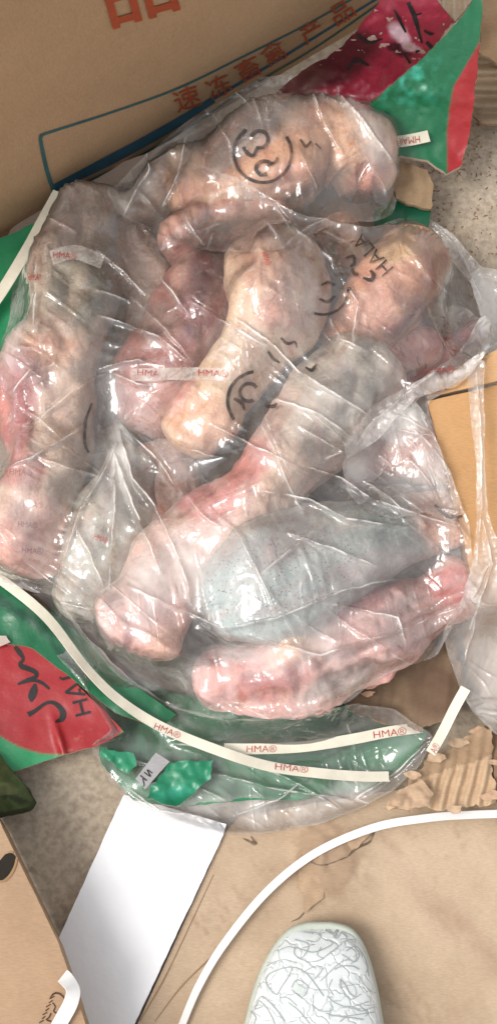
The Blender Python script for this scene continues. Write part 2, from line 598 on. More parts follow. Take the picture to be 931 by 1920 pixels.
class HField:
    def __init__(s, objs, x0, x1, y0, y1, step=0.0025):
        b = bvh_of(objs)
        s.x0, s.y0, s.st = x0, y0, step
        nx, ny = int((x1 - x0) / step) + 1, int((y1 - y0) / step) + 1
        g = np.zeros((nx, ny))
        dn = Vector((0, 0, -1))
        for i in range(nx):
            for j in range(ny):
                h = b.ray_cast(Vector((x0 + i * step, y0 + j * step, 1.0)), dn)
                g[i, j] = h[0].z if h[0] is not None else 0.0
        s.g = g
        s.s = None

    def add_margin(s, z):
        s.g = s.g + z

    def smooth(s, k=7, it=3):
        """closing: what a taut sheet laid over the pile would follow"""
        def mf(g, k, f):
            for ax_ in (0, 1):
                q = np.pad(g, [(k, k) if a_ == ax_ else (0, 0) for a_ in (0, 1)], mode='edge')
                n_ = g.shape[ax_]
                g = f(np.stack([q.take(range(o_, o_ + n_), axis=ax_) for o_ in range(2 * k + 1)]), 0)
            return g
        g = mf(mf(s.g, k, np.max), k, np.min)
        b = 5
        for _ in range(it):
            q = np.pad(g, b, mode='edge')
            cs = np.cumsum(q, 0); a = (cs[2 * b:] - cs[:-2 * b]) / (2 * b)
            cs = np.cumsum(a, 1); a = (cs[:, 2 * b:] - cs[:, :-2 * b]) / (2 * b)
            g = a
        return g

    def sample(s, x, y, g=None):
        g = s.g if g is None else g
        fx = np.clip((x - s.x0) / s.st, 0, g.shape[0] - 1.001); fy = np.clip((y - s.y0) / s.st, 0, g.shape[1] - 1.001)
        i = fx.astype(int); j = fy.astype(int); u = fx - i; w = fy - j
        return g[i, j] * (1 - u) * (1 - w) + g[i + 1, j] * u * (1 - w) + g[i, j + 1] * (1 - u) * w + g[i + 1, j + 1] * u * w


def drape(name, poly, hf, res, excess=0.05, frames=110, sweeps=5, grav=0.00006, lift=0.002, mat=None, veilblobs=(), creases=(), seed=0,
          pin=True, parent=None, crumple=0.03, aniso=(0, 0), levels=2, smoothk=8, nfold=0, fold_dir=(20, 55), ridge=1.2, calm=(), flen=(30, 130)):
    V2, F = tri_poly(poly, res, seed)
    x, y = V2[:, 0], V2[:, 1]
    sm = hf.smooth(smoothk, 3)
    z = np.zeros(len(x))
    for _ in range(6):
        P = pix(x, y, z)
        z = .5 * z + .5 * (hf.sample(P[:, 0], P[:, 1], sm) + lift)
    P = pix(x, y, z)
    P[:, 2] = np.maximum(P[:, 2], hf.sample(P[:, 0], P[:, 1]) + lift * .5)
    E = np.concatenate([F[:, [0, 1]], F[:, [1, 2]], F[:, [2, 0]]])
    E = np.unique(np.sort(E, 1), axis=0)
    i, j = E[:, 0], E[:, 1]
    d = P[j] - P[i]
    rest = np.linalg.norm(d, axis=1)
    mid = (P[i] + P[j]) / 2
    sc = 1 + excess + crumple * fbm(mid / 0.05, seed + 31, 2)
    # extra cloth along one direction gives long folds across it
    if aniso[0]:
        dn = d / rest[:, None]
        al = (dn[:, 0] * math.cos(aniso[1]) + dn[:, 1] * math.sin(aniso[1])) ** 2
        sc = sc + aniso[0] * al
    rest = rest * sc
    # bending: opposite corners of neighbouring triangles
    he = {}
    pairs = []
    for t in F:
        for a, b, c in ((t[0], t[1], t[2]), (t[1], t[2], t[0]), (t[2], t[0], t[1])):
            k = (min(a, b), max(a, b))
            if k in he: pairs.append((he[k], c))
            else: he[k] = c
    Bp = np.array(pairs)
    brest = np.linalg.norm(P[Bp[:, 1]] - P[Bp[:, 0]], axis=1) * (1 + excess)
    n = len(P)
    bd = np.zeros(n, bool)
    for a, b in boundary_edges(F): bd[a] = bd[b] = True
    I = np.concatenate([i, Bp[:, 0]]); J = np.concatenate([j, Bp[:, 1]])
    RS = np.concatenate([rest, brest]); ST = np.concatenate([np.full(len(i), 1.0), np.full(len(Bp), .35)])
    deg = np.bincount(I, ST, n) + np.bincount(J, ST, n)
    P0 = P.copy()
    P[:, 2] += (.0015 * fbm(P / .012, seed + 5, 2) + .002)
    vel = np.zeros_like(P)
    for fr in range(frames):
        vel *= .93
        vel[:, 2] -= grav
        Q = P + vel
        for _ in range(sweeps):
            dd = Q[J] - Q[I]
            L = np.linalg.norm(dd, axis=1) + 1e-9
            cdd = dd * (((L - RS) / L) * .5 * ST)[:, None]
            for c in range(3):
                acc = np.bincount(I, cdd[:, c], n) - np.bincount(J, cdd[:, c], n)
                Q[:, c] += 2.2 * acc / deg
            if pin: Q[bd] = P0[bd]
            hh = hf.sample(Q[:, 0], Q[:, 1]) + .0008
            und = Q[:, 2] < hh
            Q[und, 2] = hh[und]
            Q[und, :2] = .5 * Q[und, :2] + .5 * P[und, :2]
        vel = Q - P
        vl = np.linalg.norm(vel, axis=1); mxv = .003
        vel *= np.minimum(1, mxv / (vl + 1e-9))[:, None]
        P = Q
    px, py = proj(P)
    veil = np.zeros(n)
    for (bx, by, rx, ry, rot, s) in veilblobs:
        ca, sa = math.cos(R(rot)), math.sin(R(rot))
        u = ((px - bx) * ca + (py - by) * sa) / rx; w = (-(px - bx) * sa + (py - by) * ca) / ry
        veil = veil + s * (1 - sstep(.35, 1.1, np.sqrt(u * u + w * w) + .35 * fb2(px, py, 40, seed + 2)))
    veil += bd * .10
    o = mesh_obj(name, P, F, mat or M['film'], parent, None, True, {'veil': veil})
    md = o.modifiers.new('Subdivision', 'SUBSURF'); md.levels = md.render_levels = levels
    dg = bpy.context.evaluated_depsgraph_get()
    me = bpy.data.meshes.new_from_object(o.evaluated_get(dg))
    o.modifiers.clear(); old = o.data; o.data = me; bpy.data.meshes.remove(old); me.name = name
    n = len(me.vertices)
    co = np.zeros(n * 3); me.vertices.foreach_get('co', co); P = co.reshape(-1, 3)
    px, py = proj(P)
    dz = np.zeros(n)
    vadd = np.zeros(n)
    rs = np.random.RandomState(seed + 900)
    mn, mx = np.array(poly).min(0), np.array(poly).max(0)
    creases = [(c_[0], c_[1] * 1.0, 3.4) for c_ in creases]
    ncr = len(creases)
    for _ in range(nfold):
        q = np.array([rs.uniform(mn[0], mx[0]), rs.uniform(mn[1], mx[1])])
        a = R(rs.uniform(*fold_dir)) if rs.rand() < .75 else R(rs.uniform(0, 180))
        l_ = rs.uniform(*flen)
        pts = [q]
        for _k in range(4):
            a += rs.normal(0, .16)
            q = q + np.array([math.cos(a), math.sin(a)]) * l_ / 4; pts.append(q)
        creases.append((pts, rs.uniform(1.0, 4.5), rs.uniform(2.2, 4.5)))
    for ci, (pts, h, w) in enumerate(creases):
        cv = 1.0 if ci < ncr else .7
        A_ = np.array(pts, float)
        sel = np.where((px > A_[:, 0].min() - 5 * w) & (px < A_[:, 0].max() + 5 * w) & (py > A_[:, 1].min() - 5 * w) & (py < A_[:, 1].max() + 5 * w))[0]
        if not len(sel): continue
        X, Y = px[sel] + 3 * fb2(px[sel], py[sel], 25, 77, 2), py[sel] + 3 * fb2(px[sel], py[sel], 25, 78, 2)
        best = np.full(len(sel), 1e9); tt = np.zeros(len(sel))
        m_ = len(pts) - 1
        for q in range(m_):
            a = A_[q]; ab = A_[q + 1] - a
            t = np.clip(((X - a[0]) * ab[0] + (Y - a[1]) * ab[1]) / (ab @ ab), 0, 1)
            dist = np.hypot(X - a[0] - t * ab[0], Y - a[1] - t * ab[1])
            up = dist < best
            best = np.where(up, dist, best); tt = np.where(up, (q + t) / m_, tt)
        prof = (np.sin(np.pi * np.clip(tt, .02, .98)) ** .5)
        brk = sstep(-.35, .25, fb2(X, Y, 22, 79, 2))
        vadd[sel] = np.maximum(vadd[sel], min(.9, cv * .16 * h) * np.exp(-(best / 1.7) ** 2) * prof * brk)  # whiter fold lines: doubled film, with thin glints painted in as veil
        dz[sel] = np.maximum(dz[sel], h * np.exp(-best / w) * (np.sin(np.pi * np.clip(tt, .02, .98)) ** .5))
    # fine pulled wrinkles, stretched along the folds
    for (dg_, sd, am) in ((38, 1, 1.0), (78, 2, .8), (-25, 3, .6)):
        ca, sa = math.cos(R(dg_)), math.sin(R(dg_))
        u = px * ca + py * sa; w = -px * sa + py * ca
        nz_ = np.abs(fb2(u * .16 + 9 * fb2(px, py, 90, seed + sd), w, 26, seed + sd * 7, 2))
        msk = sstep(-.1, .5, fb2(px, py, 95, seed + 40 + sd, 2))
        dz += ridge * am * msk * np.clip(1 - nz_ * 7, 0, 1) ** 1.5
    for (x_, y_, r_) in calm:
        q = .15 + .85 * sstep(.7, 1.2, np.hypot(px - x_, py - y_) / r_)
        dz *= q; vadd *= q
    P[:, 2] += dz / 1000
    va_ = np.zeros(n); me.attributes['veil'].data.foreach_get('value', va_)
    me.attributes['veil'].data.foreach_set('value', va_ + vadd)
    me.vertices.foreach_set('co', P.ravel())
    me.update()
    return o


# ------------------------------------------------------------------ decals: ink laid on a surface
class Surf:
    def __init__(s, objs):
        s.b = bvh_of(objs if isinstance(objs, (list, tuple)) else [objs])

    def hit(s, px, py, off=0.0005):
        h = s.b.ray_cast(Vector(CAM), raydir(px, py))
        if h[0] is None: return None
        n = h[1] if h[1].dot(Vector(CAM) - h[0]) > 0 else -h[1]
        return h[0] + n * off


def decal(name, P2, F, surf, mat, parent, off=0.0006):
    pts, ok = [], []
    for q in P2:
        h = surf.hit(q[0], q[1], off)
        ok.append(h is not None)
        pts.append(h if h is not None else Vector((0, 0, 0)))
    med = None
    Fk = []
    for f in F:
        if all(ok[i] for i in f):
            zs = [pts[i].z for i in f]
            ds = max((pts[f[0]] - pts[f[1]]).length, (pts[f[1]] - pts[f[2]]).length)
            if ds < .06: Fk.append(tuple(f))
    if not Fk: return None
    used = sorted({i for f in Fk for i in f}); mp = {u: k for k, u in enumerate(used)}
    o = mesh_obj(name, [pts[u] for u in used], [tuple(mp[i] for i in f) for f in Fk], mat, parent, None, False)
    return o


def stroke_geo(lines, step=4):
    """lines: list of (points, width or widths) in pixels -> verts, quads"""
    V, F = [], []
    for pts, wd_ in lines:
        pts = np.array(pts, float)
        L = np.linalg.norm(np.diff(pts, axis=0), axis=1).sum()
        n = max(3, int(L / step))
        C = catmull(pts, n) if len(pts) > 2 else np.linspace(pts[0], pts[1], n)
        w = np.interp(np.linspace(0, 1, n), np.linspace(0, 1, len(wd_)), wd_) if hasattr(wd_, '__len__') else np.full(n, wd_)
        T = np.gradient(C, axis=0); T /= np.linalg.norm(T, axis=1)[:, None] + 1e-9
        Nm = np.stack([-T[:, 1], T[:, 0]], 1)
        b = len(V)
        for k in range(n):
            V.append(C[k] + Nm[k] * w[k] / 2); V.append(C[k] - Nm[k] * w[k] / 2)
        for k in range(n - 1):
            F.append((b + 2 * k, b + 2 * k + 1, b + 2 * k + 3, b + 2 * k + 2))
    return V, F


def strokes(name, lines, surf, mat, parent, step=4, off=0.0006):
    V, F = stroke_geo(lines, step)
    return decal(name, V, F, surf, mat, parent, off)


def text_geo(s, bold=0.0):
    cu = bpy.data.curves.new('lettering', 'FONT')
    cu.body = s
    cu.size = 1
    cu.offset = bold
    cu.align_x = 'CENTER'; cu.align_y = 'CENTER'
    o = bpy.data.objects.new('lettering', cu)
    COL.objects.link(o)
    dg = bpy.context.evaluated_depsgraph_get()
    me = bpy.data.meshes.new_from_object(o.evaluated_get(dg))
    bm = bmesh.new(); bm.from_mesh(me)
    bmesh.ops.triangulate(bm, faces=bm.faces)
    for _ in range(3):
        es = [e for e in bm.edges if e.calc_length() > .16]
        if not es: break
        bmesh.ops.subdivide_edges(bm, edges=es, cuts=1)
        bmesh.ops.triangulate(bm, faces=bm.faces)
    V = [(v.co.x, v.co.y) for v in bm.verts]
    F = [tuple(v.index for v in f.verts) for f in bm.faces]
    bm.free()
    bpy.data.objects.remove(o); bpy.data.curves.remove(cu); bpy.data.meshes.remove(me)
    return np.array(V), F


def text_on(name, s, cx, cy, w, h, rot, surf, mat, parent, shear=0.0, off=0.0011, bold=0.0):
    """rot: degrees, reading direction turned clockwise on the picture"""
    V, F = text_geo(s, bold)
    mn, mx = V.min(0), V.max(0)
    q = (V - (mn + mx) / 2) / (mx - mn)
    x = q[:, 0] * w + shear * q[:, 1] * h; y = -q[:, 1] * h
    ca, sa = math.cos(R(rot)), math.sin(R(rot))
    P = np.stack([cx + x * ca - y * sa, cy + x * sa + y * ca], 1)
    return decal(name, P, F, surf, mat, parent, off)


def ribbon(name, path, width, mat, parent=None, thick=0.0009, n=90, twist=None):
    """flat strap along (px, py, z mm), width in px"""
    S = catmull(path, n)
    C = pix(S[:, 0], S[:, 1], S[:, 2] / 1000)
    T = np.gradient(C, axis=0); T /= np.linalg.norm(T, axis=1)[:, None]
    Sd = np.cross(T, [0, 0, 1.0]); Sd /= np.linalg.norm(Sd, axis=1)[:, None]
    if twist is not None:
        a = np.interp(np.linspace(0, 1, n), np.linspace(0, 1, len(twist)), np.radians(twist))
        Nn = np.cross(Sd, T)
        Sd = Sd * np.cos(a)[:, None] + Nn * np.sin(a)[:, None]
    Nn = np.cross(Sd, T)
    w = width * UPX / 2
    V, F = [], []
    for k in range(n):
        for (u, s) in ((-1, 1), (1, 1), (1, -1), (-1, -1)):
            V.append(C[k] + Sd[k] * w * u + Nn[k] * thick / 2 * s)
    for k in range(n - 1):
        for q in range(4):
            q2 = (q + 1) % 4
            F.append((4 * k + q, 4 * k + q2, 4 * k + 4 + q2, 4 * k + 4 + q))
    F.append((0, 1, 2, 3)); F.append((4 * n - 1, 4 * n - 2, 4 * n - 3, 4 * n - 4))
    return mesh_obj(name, V, F, mat, parent, None, False)


def const(c):
    return np.array(c, float)


TAN = (.5, .31, .19)
KRAFT = (.40, .26, .155)
GREEN = (.010, .135, .055)
RED = (.34, .018, .022)
PINK = (.30, .025, .05)

# ================================================================== setting
g = 20.0
floor = mesh_obj('ground', [(-g, -g, 0), (g, -g, 0), (g, g, 0), (-g, g, 0)], [(0, 1, 2, 3)], M['concrete'], smooth=False)
tag(floor, kind='structure')
# grit on the bare concrete, upper right
rs = np.random.RandomState(3)
V, F = [], []
for k in range(500):
    x_, y_ = rs.uniform(760, 1000), rs.uniform(230, 560)
    if fb2(x_, y_, 60, 4) < -.1 and k % 3: continue
    c0 = pix(x_, y_, 0.0)
    r_ = rs.uniform(.0003, .0008); b = len(V)
    a_ = rs.uniform(0, 6.28); e_ = rs.uniform(1, 3.2)
    for (dx, dy, dz) in ((1, 0, 0), (-1, 0, 0), (0, 1, 0), (0, -1, 0), (0, 0, .9)):
        X, Y = dx * r_ * e_, dy * r_
        V.append((c0[0] + X * math.cos(a_) - Y * math.sin(a_), c0[1] + X * math.sin(a_) + Y * math.cos(a_), .0005 + dz * r_))
    F += [(b, b + 2, b + 4), (b + 2, b + 1, b + 4), (b + 1, b + 3, b + 4), (b + 3, b, b + 4)]
grit = mesh_obj('grit', V, F, flat_mat('reddish_grit', (.25, .13, .08), .9), smooth=False)
tag(grit, kind='stuff')

# ------------------------------------------------------------------ tall carton, top left
bx = empty('cardboard_carton')
tag(bx, 'tall brown carton with red Chinese characters and teal frame, standing at the upper left', 'carton')
a0 = pix(-260, 604, 0.0); b0 = pix(900, -83, 0.0)
ax = (b0 - a0); ax[2] = 0; ln = np.linalg.norm(ax); ax /= ln
nr = np.array([ax[1], -ax[0], 0])           # towards the viewer
hgt, dep = 0.46, 0.34
nx_, nz_ = 60, 26
V, F = [], []
for iz in range(nz_ + 1):
    for ix in range(nx_ + 1):
        u, w = ix / nx_, iz / nz_
        bul = .006 * math.sin(math.pi * u) * math.sin(math.pi * min(1, w * 1.0)) + .0015 * float(fb2(u * 300, w * 300, 70, 3))
        q = a0 + ax * ln * u + np.array([0, 0, hgt * w]) + nr * bul
        V.append(q)
for iz in range(nz_):
    for ix in range(nx_):
        a = iz * (nx_ + 1) + ix
        F.append((a, a + 1, a + nx_ + 2, a + nx_ + 1))
boxc = np.array([.41, .265, .15])
face = mesh_obj('front_panel', V, F, M['box'], bx, np.tile(boxc, (len(V), 1)))
A = a0 - nr * .001; B = A + ax * ln; Cc = B - nr * dep; Dd = A - nr * dep
up = np.array([0, 0, hgt])
V = [A, B, Cc, Dd, A + up, B + up, Cc + up, Dd + up]
F = [(1, 2, 6, 5), (2, 3, 7, 6), (3, 0, 4, 7)]
mesh_obj('side_panel', V, F, M['box'], bx, np.tile(boxc, (8, 1)), False)
for s0, s1 in ((0, .497), (.503, 1)):
    q = [A + up - nr * dep * s0, B + up - nr * dep * s0, B + up - nr * dep * s1, A + up - nr * dep * s1]
    q2 = [p_ - np.array([0, 0, .004]) for p_ in q]
    mesh_obj('top_flap', q + q2, [(0, 1, 2, 3), (7, 6, 5, 4), (0, 4, 5, 1), (1, 5, 6, 2), (2, 6, 7, 3), (3, 7, 4, 0)], M['box'], bx, np.tile(boxc, (8, 1)), False)
sf = Surf(face)
strokes('frame_line', [([(102, 362), (88, 320), (77, 268), (77, 256), (88, 249), (200, 213), (330, 166), (450, 108), (580, 42), (680, -15), (760, -60)], [8, 8, 7, 6, 5, 4, 4, 3.5, 3.5, 3.5, 3.5])], sf, M['teal_ink'], face)
strokes('blue_band', [([(101, 352), (200, 302), (300, 248), (400, 186)], [14, 19, 18, 12]), ([(400, 184), (520, 112), (620, 50), (720, -12)], [6, 5, 4, 4])], sf, M['blue_ink'], face)
strokes('lower_line', [([(96, 364), (110, 362), (220, 312), (340, 246), (460, 166), (600, 82), (760, -30)], [5, 5, 4, 4, 3, 3, 3])], sf, M['teal_ink'], face, off=.0008)
for ch, cx, cy, w_, h_, ro in (('速', 349, 183, 50, 42, -20), ('冻', 409, 160, 46, 40, -24), ('畜', 464, 128, 46, 40, -28), ('禽', 512, 98, 46, 40, -30), ('产', 582, 58, 42, 38, -30), ('品', 640, 22, 42, 38, -32)):
    text_on('lettering', ch, cx, cy, w_, h_, ro, sf, M['red_ink'], face, bold=.006)
text_on('lettering', '品', 258, -22, 132, 120, -16, sf, M['red_ink'], face, bold=.012)

# ------------------------------------------------------------------ floor boards at the bottom
def zfloor(x, y):
    return .0055 + .0022 * (1 + fb2(x, y, 160, 21)) + .010 * np.exp(-((x - 620) ** 2 / 60 ** 2 + (y - 1600) ** 2 / 80 ** 2)) * (1 + .6 * fb2(x, y, 14, 4))


def cfloor(x, y):
    c = np.tile(np.array([.50, .375, .26]), (len(x), 1))
    # scuffs running down to the right
    u = (x - 860) * .72 + (y - 1740) * .69; w = -(x - 860) * .69 + (y - 1740) * .72
    k = np.exp(-(w / 26) ** 2) * np.exp(-(u / 120) ** 2) * (.5 + .5 * fb2(u * .25, w, 6, 8)) * .75
    c = c * (1 - k[:, None]) + np.array([.26, .14, .10]) * k[:, None]
    u2 = x * .72 + y * .69; w2 = -x * .69 + y * .72
    k = sstep(.1, .5, fb2(u2 * .2, w2, 8, 12)) * sstep(-.15, .4, fb2(x, y, 110, 5)) * .5
    c = c * (1 - k[:, None]) + np.array([.28, .18, .12]) * k[:, None]
    # torn skin showing the brown core
    k = sstep(.2, -.15, np.hypot((x - 610) / 75, (y - 1612) / 95) - .75 + .35 * fb2(x, y, 22, 6)) * .7
    c = c * (1 - k[:, None]) + np.array([.33, .22, .14]) * k[:, None]
    return c


fb_poly = jag([(421, 1562), (450, 1530), (620, 1500), (760, 1480), (1040, 1470), (1040, 2300), (90, 2300), (258, 1920)], 4, 12, 2, skip=(4, 5, 6, 7))
fboard = sheet('floor_cardboard', fb_poly, zfloor, 9, .004, cfloor, M['board_dirty'], seed=1)
tag(fboard, 'large scuffed flattened cardboard under the shoe at the lower right', 'cardboard')
fs = Surf(fboard)
for tc_ in [([(546, 1728), (562, 1720), (578, 1700), (602, 1683), (596, 1668)], [1.5, 4, 2, 3, 1]), ([(650, 1607), (668, 1590), (690, 1580), (697, 1568), (702, 1556)], [2, 6, 4, 5, 1.5]),
                        ([(560, 1600), (600, 1622), (650, 1607)], [1, 3, 2]), ([(700, 1556), (690, 1566), (660, 1583)], [1, 3, 1]), ([(455, 1572), (478, 1582), (470, 1568)], [2, 9, 2])]:
    strokes('torn_crack', [tc_], fs, M['crack'], fboard)
# creases pressed in the board near the white strap
strokes('fold_line', [([(262, 1915), (300, 1850), (330, 1790), (400, 1640)], [2, 3, 2, 1]), ([(290, 1916), (340, 1850), (400, 1790), (440, 1740)], [1, 3, 3, 1])], fs, flat_mat('fold_brown', (.26, .165, .10), .9), fboard)

# thin torn skin of paper lifting off the board
skin = sheet('torn_paper_skin', jag([(556, 1600), (640, 1560), (700, 1556), (672, 1588), (640, 1608), (612, 1640), (606, 1684), (570, 1712), (560, 1660)], 5, 8, 6),
             lambda x, y: .0135 + .003 * fb2(x, y, 20, 3), 6, .0006, lambda x, y: np.tile(np.array([.44, .31, .20]), (len(x), 1)) * (1 + .2 * fb2(x, y, 16, 7)[:, None]), M['board'], fboard)

# ------------------------------------------------------------------ white board
wb = sheet('white_foam_board', jag([(232, 1490), (424, 1545), (418, 1566), (247, 1930), (160, 2120), (20, 2120), (104, 1772)], 1.2, 10, 4),
           lambda x, y: .013 + .0015 * fb2(x, y, 150, 2), 12, .010, (.8, .81, .85), M['white'], edge=(.6, .6, .6), seed=3)
tag(wb, 'plain white foam board lying flat between the bare concrete and the scuffed cardboard', 'board')

# ------------------------------------------------------------------ lower left carton
lb = empty('small_carton')
tag(lb, 'tan carton with a torn hand hole and a white strap at the lower left corner', 'carton')


def ztop(x, y): return .085 + .002 * fb2(x, y, 90, 41)


hole = [(-6, 1652), (6, 1650), (18, 1640), (28, 1620), (30, 1606), (22, 1598), (10, 1602), (0, 1614), (-8, 1630)]
lp = [(-190, 1300), (-60, 1440), (0, 1540), (48, 1640), (110, 1768), (142, 1860), (162, 1925), (215, 2140), (-190, 2140)]
ltop = sheet('top_panel', jag(lp, 1.0, 14, 11), ztop, 11, .004, lambda x, y: np.tile(np.array([.40, .265, .165]), (len(x), 1)) * (1 + .06 * fb2(x, y, 120, 3)[:, None]), M['box'], lb)
# side wall of the carton below the top edge
V, F = [], []
ed = lp[1:8]
for (x_, y_) in ed:
    t_ = pix(x_, y_, .0825)
    V.append(t_ + np.array([-.001, 0, 0])); V.append(np.array([t_[0] - .004, t_[1], .001]))
for k in range(len(ed) - 1): F.append((2 * k, 2 * k + 1, 2 * k + 3, 2 * k + 2))
mesh_obj('side_panel', V, F, M['box'], lb, np.tile(boxc, (len(V), 1)), False)
ls = Surf(ltop)
Vh = np.array(hole + [(11, 1625)], float); nh = len(hole)
decal('hand_hole', Vh, [(k, (k + 1) % nh, nh) for k in range(nh)], ls, M['dark'], ltop, .0007)
strokes('hole_rim', [([(-6, 1654), (8, 1652), (22, 1638), (31, 1616), (28, 1600), (16, 1598)], [2, 4, 5, 4, 4, 2])], ls, flat_mat('torn_rim', (.30, .18, .09), .9), ltop, off=.0012)
strokes('stamp', [([(94, 1872), (100, 1864), (108, 1862), (116, 1866), (122, 1874)], [1.5, 3, 3.5, 3, 2])] +
        [([(74 + 3.2 * k + (k % 2) * 2, 1918 - 7.5 * k), (82 + 3.4 * k, 1913 - 7.5 * k)], 2.2) for k in range(8)] +
        [([(96, 1900), (92, 1908), (86, 1912)], 2.6), ([(88, 1913), (96, 1915)], 3), ([(99, 1880), (104, 1888), (101, 1896), (108, 1901)], 2.2)], ls, M['brown_ink'], ltop, 2)
st = ribbon('strap', [(118, 1830, 87), (126, 1838, 93), (137, 1856, 95), (132, 1882, 93), (116, 1912, 90), (90, 1960, 88)], 24, M['strap_white'], None, .0009, 60, [0, 35, 10, 0])
tag(st, 'short white plastic strap bent over the edge of the lower left carton', 'strap')

# ------------------------------------------------------------------ green cloth at left edge
def zmoss(x, y): return .02 + .05 * np.clip(1 - np.hypot((x + 20) / 100, (y - 1470) / 85), 0, 1) + .007 * fb2(x, y, 14, 9, 4)


gm = sheet('green_sack', jag([(-90, 1390), (-5, 1408), (20, 1440), (50, 1476), (62, 1498), (55, 1512), (20, 1520), (-90, 1545)], 3, 7, 9), zmoss, 5, .03,
           lambda x, y: paint(x, y, (.07, .10, .035), [(10, 1480, 40, 12, 30, (.13, .15, .06), .8), (30, 1500, 30, 6, 10, (.02, .03, .015), .8)], 3), M['board'], edge=(.05, .07, .03))
tag(gm, 'crumpled mossy green sack poking in at the left edge', 'sack')

# ------------------------------------------------------------------ printed carton flattened under the pile
def ring_cols(x, y, c0, r_in, colin, colout, soft=3):
    d = np.hypot(x - c0[0], y - c0[1])
    k = sstep(r_in - soft, r_in + soft, d)[:, None]
    return np.array(colin) * (1 - k) + np.array(colout) * k


pc = empty('printed_carton')
tag(pc, 'burst green and red printed carton spread flat under the bag of meat', 'carton')


def z_tray(x, y):
    return .012 + .003 * fb2(x, y, 120, 51) + .03 * np.clip((y - 1380) / 180, -0.2, 0) * 0


def c_green(x, y):
    c = np.tile(np.array(GREEN), (len(x), 1))
    c = c * (1.45 + .2 * fb2(x, y, 80, 62)[:, None])
    k = sstep(.2, .6, fb2(x, y, 26, 61, 4))[:, None] * .5
    c = c * (1 - k) + np.array([.05, .27, .13]) * k
    return c


# tray bottom (brown inner board), hardly seen between the pieces
sheet('bottom_panel', jag([(20, 430), (160, 330), (420, 230), (700, 190), (780, 420), (900, 640), (860, 1250), (640, 1370), (330, 1400), (120, 1230), (-40, 1130), (-80, 700)], 4, 14, 5),
      .010, 20, .004, (.30, .23, .185), M['board'], pc)
# green front flap
gpoly = jag([(160, 1240), (330, 1300), (560, 1330), (700, 1300), (800, 1375), (770, 1432), (700, 1478), (560, 1500), (470, 1500), (420, 1505), (330, 1512), (250, 1500), (190, 1432), (186, 1395), (226, 1385)], 4, 9, 15)
gf = sheet('front_flap', gpoly, lambda x, y: .016 + .004 * fb2(x, y, 60, 52) + .012 * np.exp(-((y - 1465) / 25) ** 2) * np.exp(-((x - 310) / 60) ** 2), 7, .004, c_green, M['board_gloss'], pc, edge=(.42, .30, .19), seed=4)
# left green panels
sheet('left_flap', jag([(-60, 470), (20, 440), (80, 410), (110, 420), (60, 560), (20, 700), (-60, 760)], 2, 14, 17), lambda x, y: .024 + .003 * fb2(x, y, 60, 3), 12, .004, c_green, M['board_gloss'], pc)
sheet('left_flap', jag([(-80, 1090), (0, 1085), (60, 1120), (140, 1180), (230, 1270), (330, 1340), (300, 1365), (215, 1335), (120, 1260), (60, 1215), (-80, 1190)], 2, 12, 18),
      lambda x, y: .034 + .004 * fb2(x, y, 50, 5), 9, .004, lambda x, y: paint(x, y, GREEN, [(40, 1150, 100, 14, 35, (.008, .06, .03), .9), (170, 1270, 120, 9, 40, (.01, .07, .04), .9)], 5), M['board_gloss'], pc)

# red round label panel with calligraphy
rp = jag([(-70, 1200), (0, 1203), (70, 1203), (110, 1235), (150, 1290), (200, 1335), (232, 1372), (180, 1400), (110, 1418), (80, 1428), (36, 1444), (-70, 1460)], 2, 9, 21)


def c_red(x, y):
    c = ring_cols(x, y, (110, 1228), 187, RED, (.015, .27, .10), 2.5)
    d = sstep(.2, .5, fb2(x, y, 11, 8, 3)) * np.exp(-((y - 1388 - (x - 160) * -.25) / 12) ** 2) * np.exp(-((x - 165) / 55) ** 2)
    return c * (1 - d[:, None]) + np.array([.6, .35, .25]) * d[:, None]


redp = sheet('label_panel', rp, lambda x, y: .030 + .003 * fb2(x, y, 90, 23) + .006 * np.exp(-((x - 110 - .3 * (y - 1380)) / 7) ** 2) * sstep(1330, 1390, y), 5, .004, c_red, M['board_gloss'], pc, edge=(.5, .4, .3), seed=6)
s_ = Surf(redp)
cal = [([(28, 1213), (36, 1222), (44, 1236), (38, 1244), (42, 1250), (58, 1256), (68, 1262), (66, 1270), (52, 1274), (34, 1283)], [6, 10, 5, 6, 10, 9, 8, 7, 5, 4]),
       ([(34, 1283), (60, 1276), (78, 1280), (93, 1292)], [4, 6, 6, 4]),
       ([(66, 1282), (64, 1294), (60, 1306), (59, 1316)], [4, 14, 15, 4]),
       ([(53, 1340), (66, 1333), (84, 1320), (98, 1317), (110, 1324), (118, 1336), (116, 1348), (104, 1354)], [10, 7, 6, 7, 9, 12, 11, 4])]
strokes('calligraphy', cal, s_, M['black'], redp, 3)
hal = [([(142, 1342), (170, 1335)], 5), ([(136, 1318), (164, 1311)], 5), ([(150, 1315), (156, 1339)], 5),
       ([(162, 1297), (126, 1296), (146, 1277)], [5, 5, 5]), ([(134, 1296), (162, 1297)], 5), ([(146, 1277), (150, 1298)], 4),
       ([(116, 1274), (138, 1268)], 5), ([(116, 1274), (112, 1270)], 4), ([(92, 1236), (100, 1242), (112, 1242)], 5), ([(80, 1220), (84, 1226)], 5)]
hal[3] = ([(160, 1302), (127, 1299), (128, 1295), (152, 1277)], 5)
hal[4] = ([(148, 1279), (150, 1300)], 4)
strokes('lettering', hal, s_, M['black'], redp, 3)
sheet('torn_edge', jag([(-20, 1190), (12, 1192), (20, 1204), (0, 1212), (-20, 1210)], 2, 5, 2), .036, 6, .002, (.5, .42, .36), M['board'], pc)

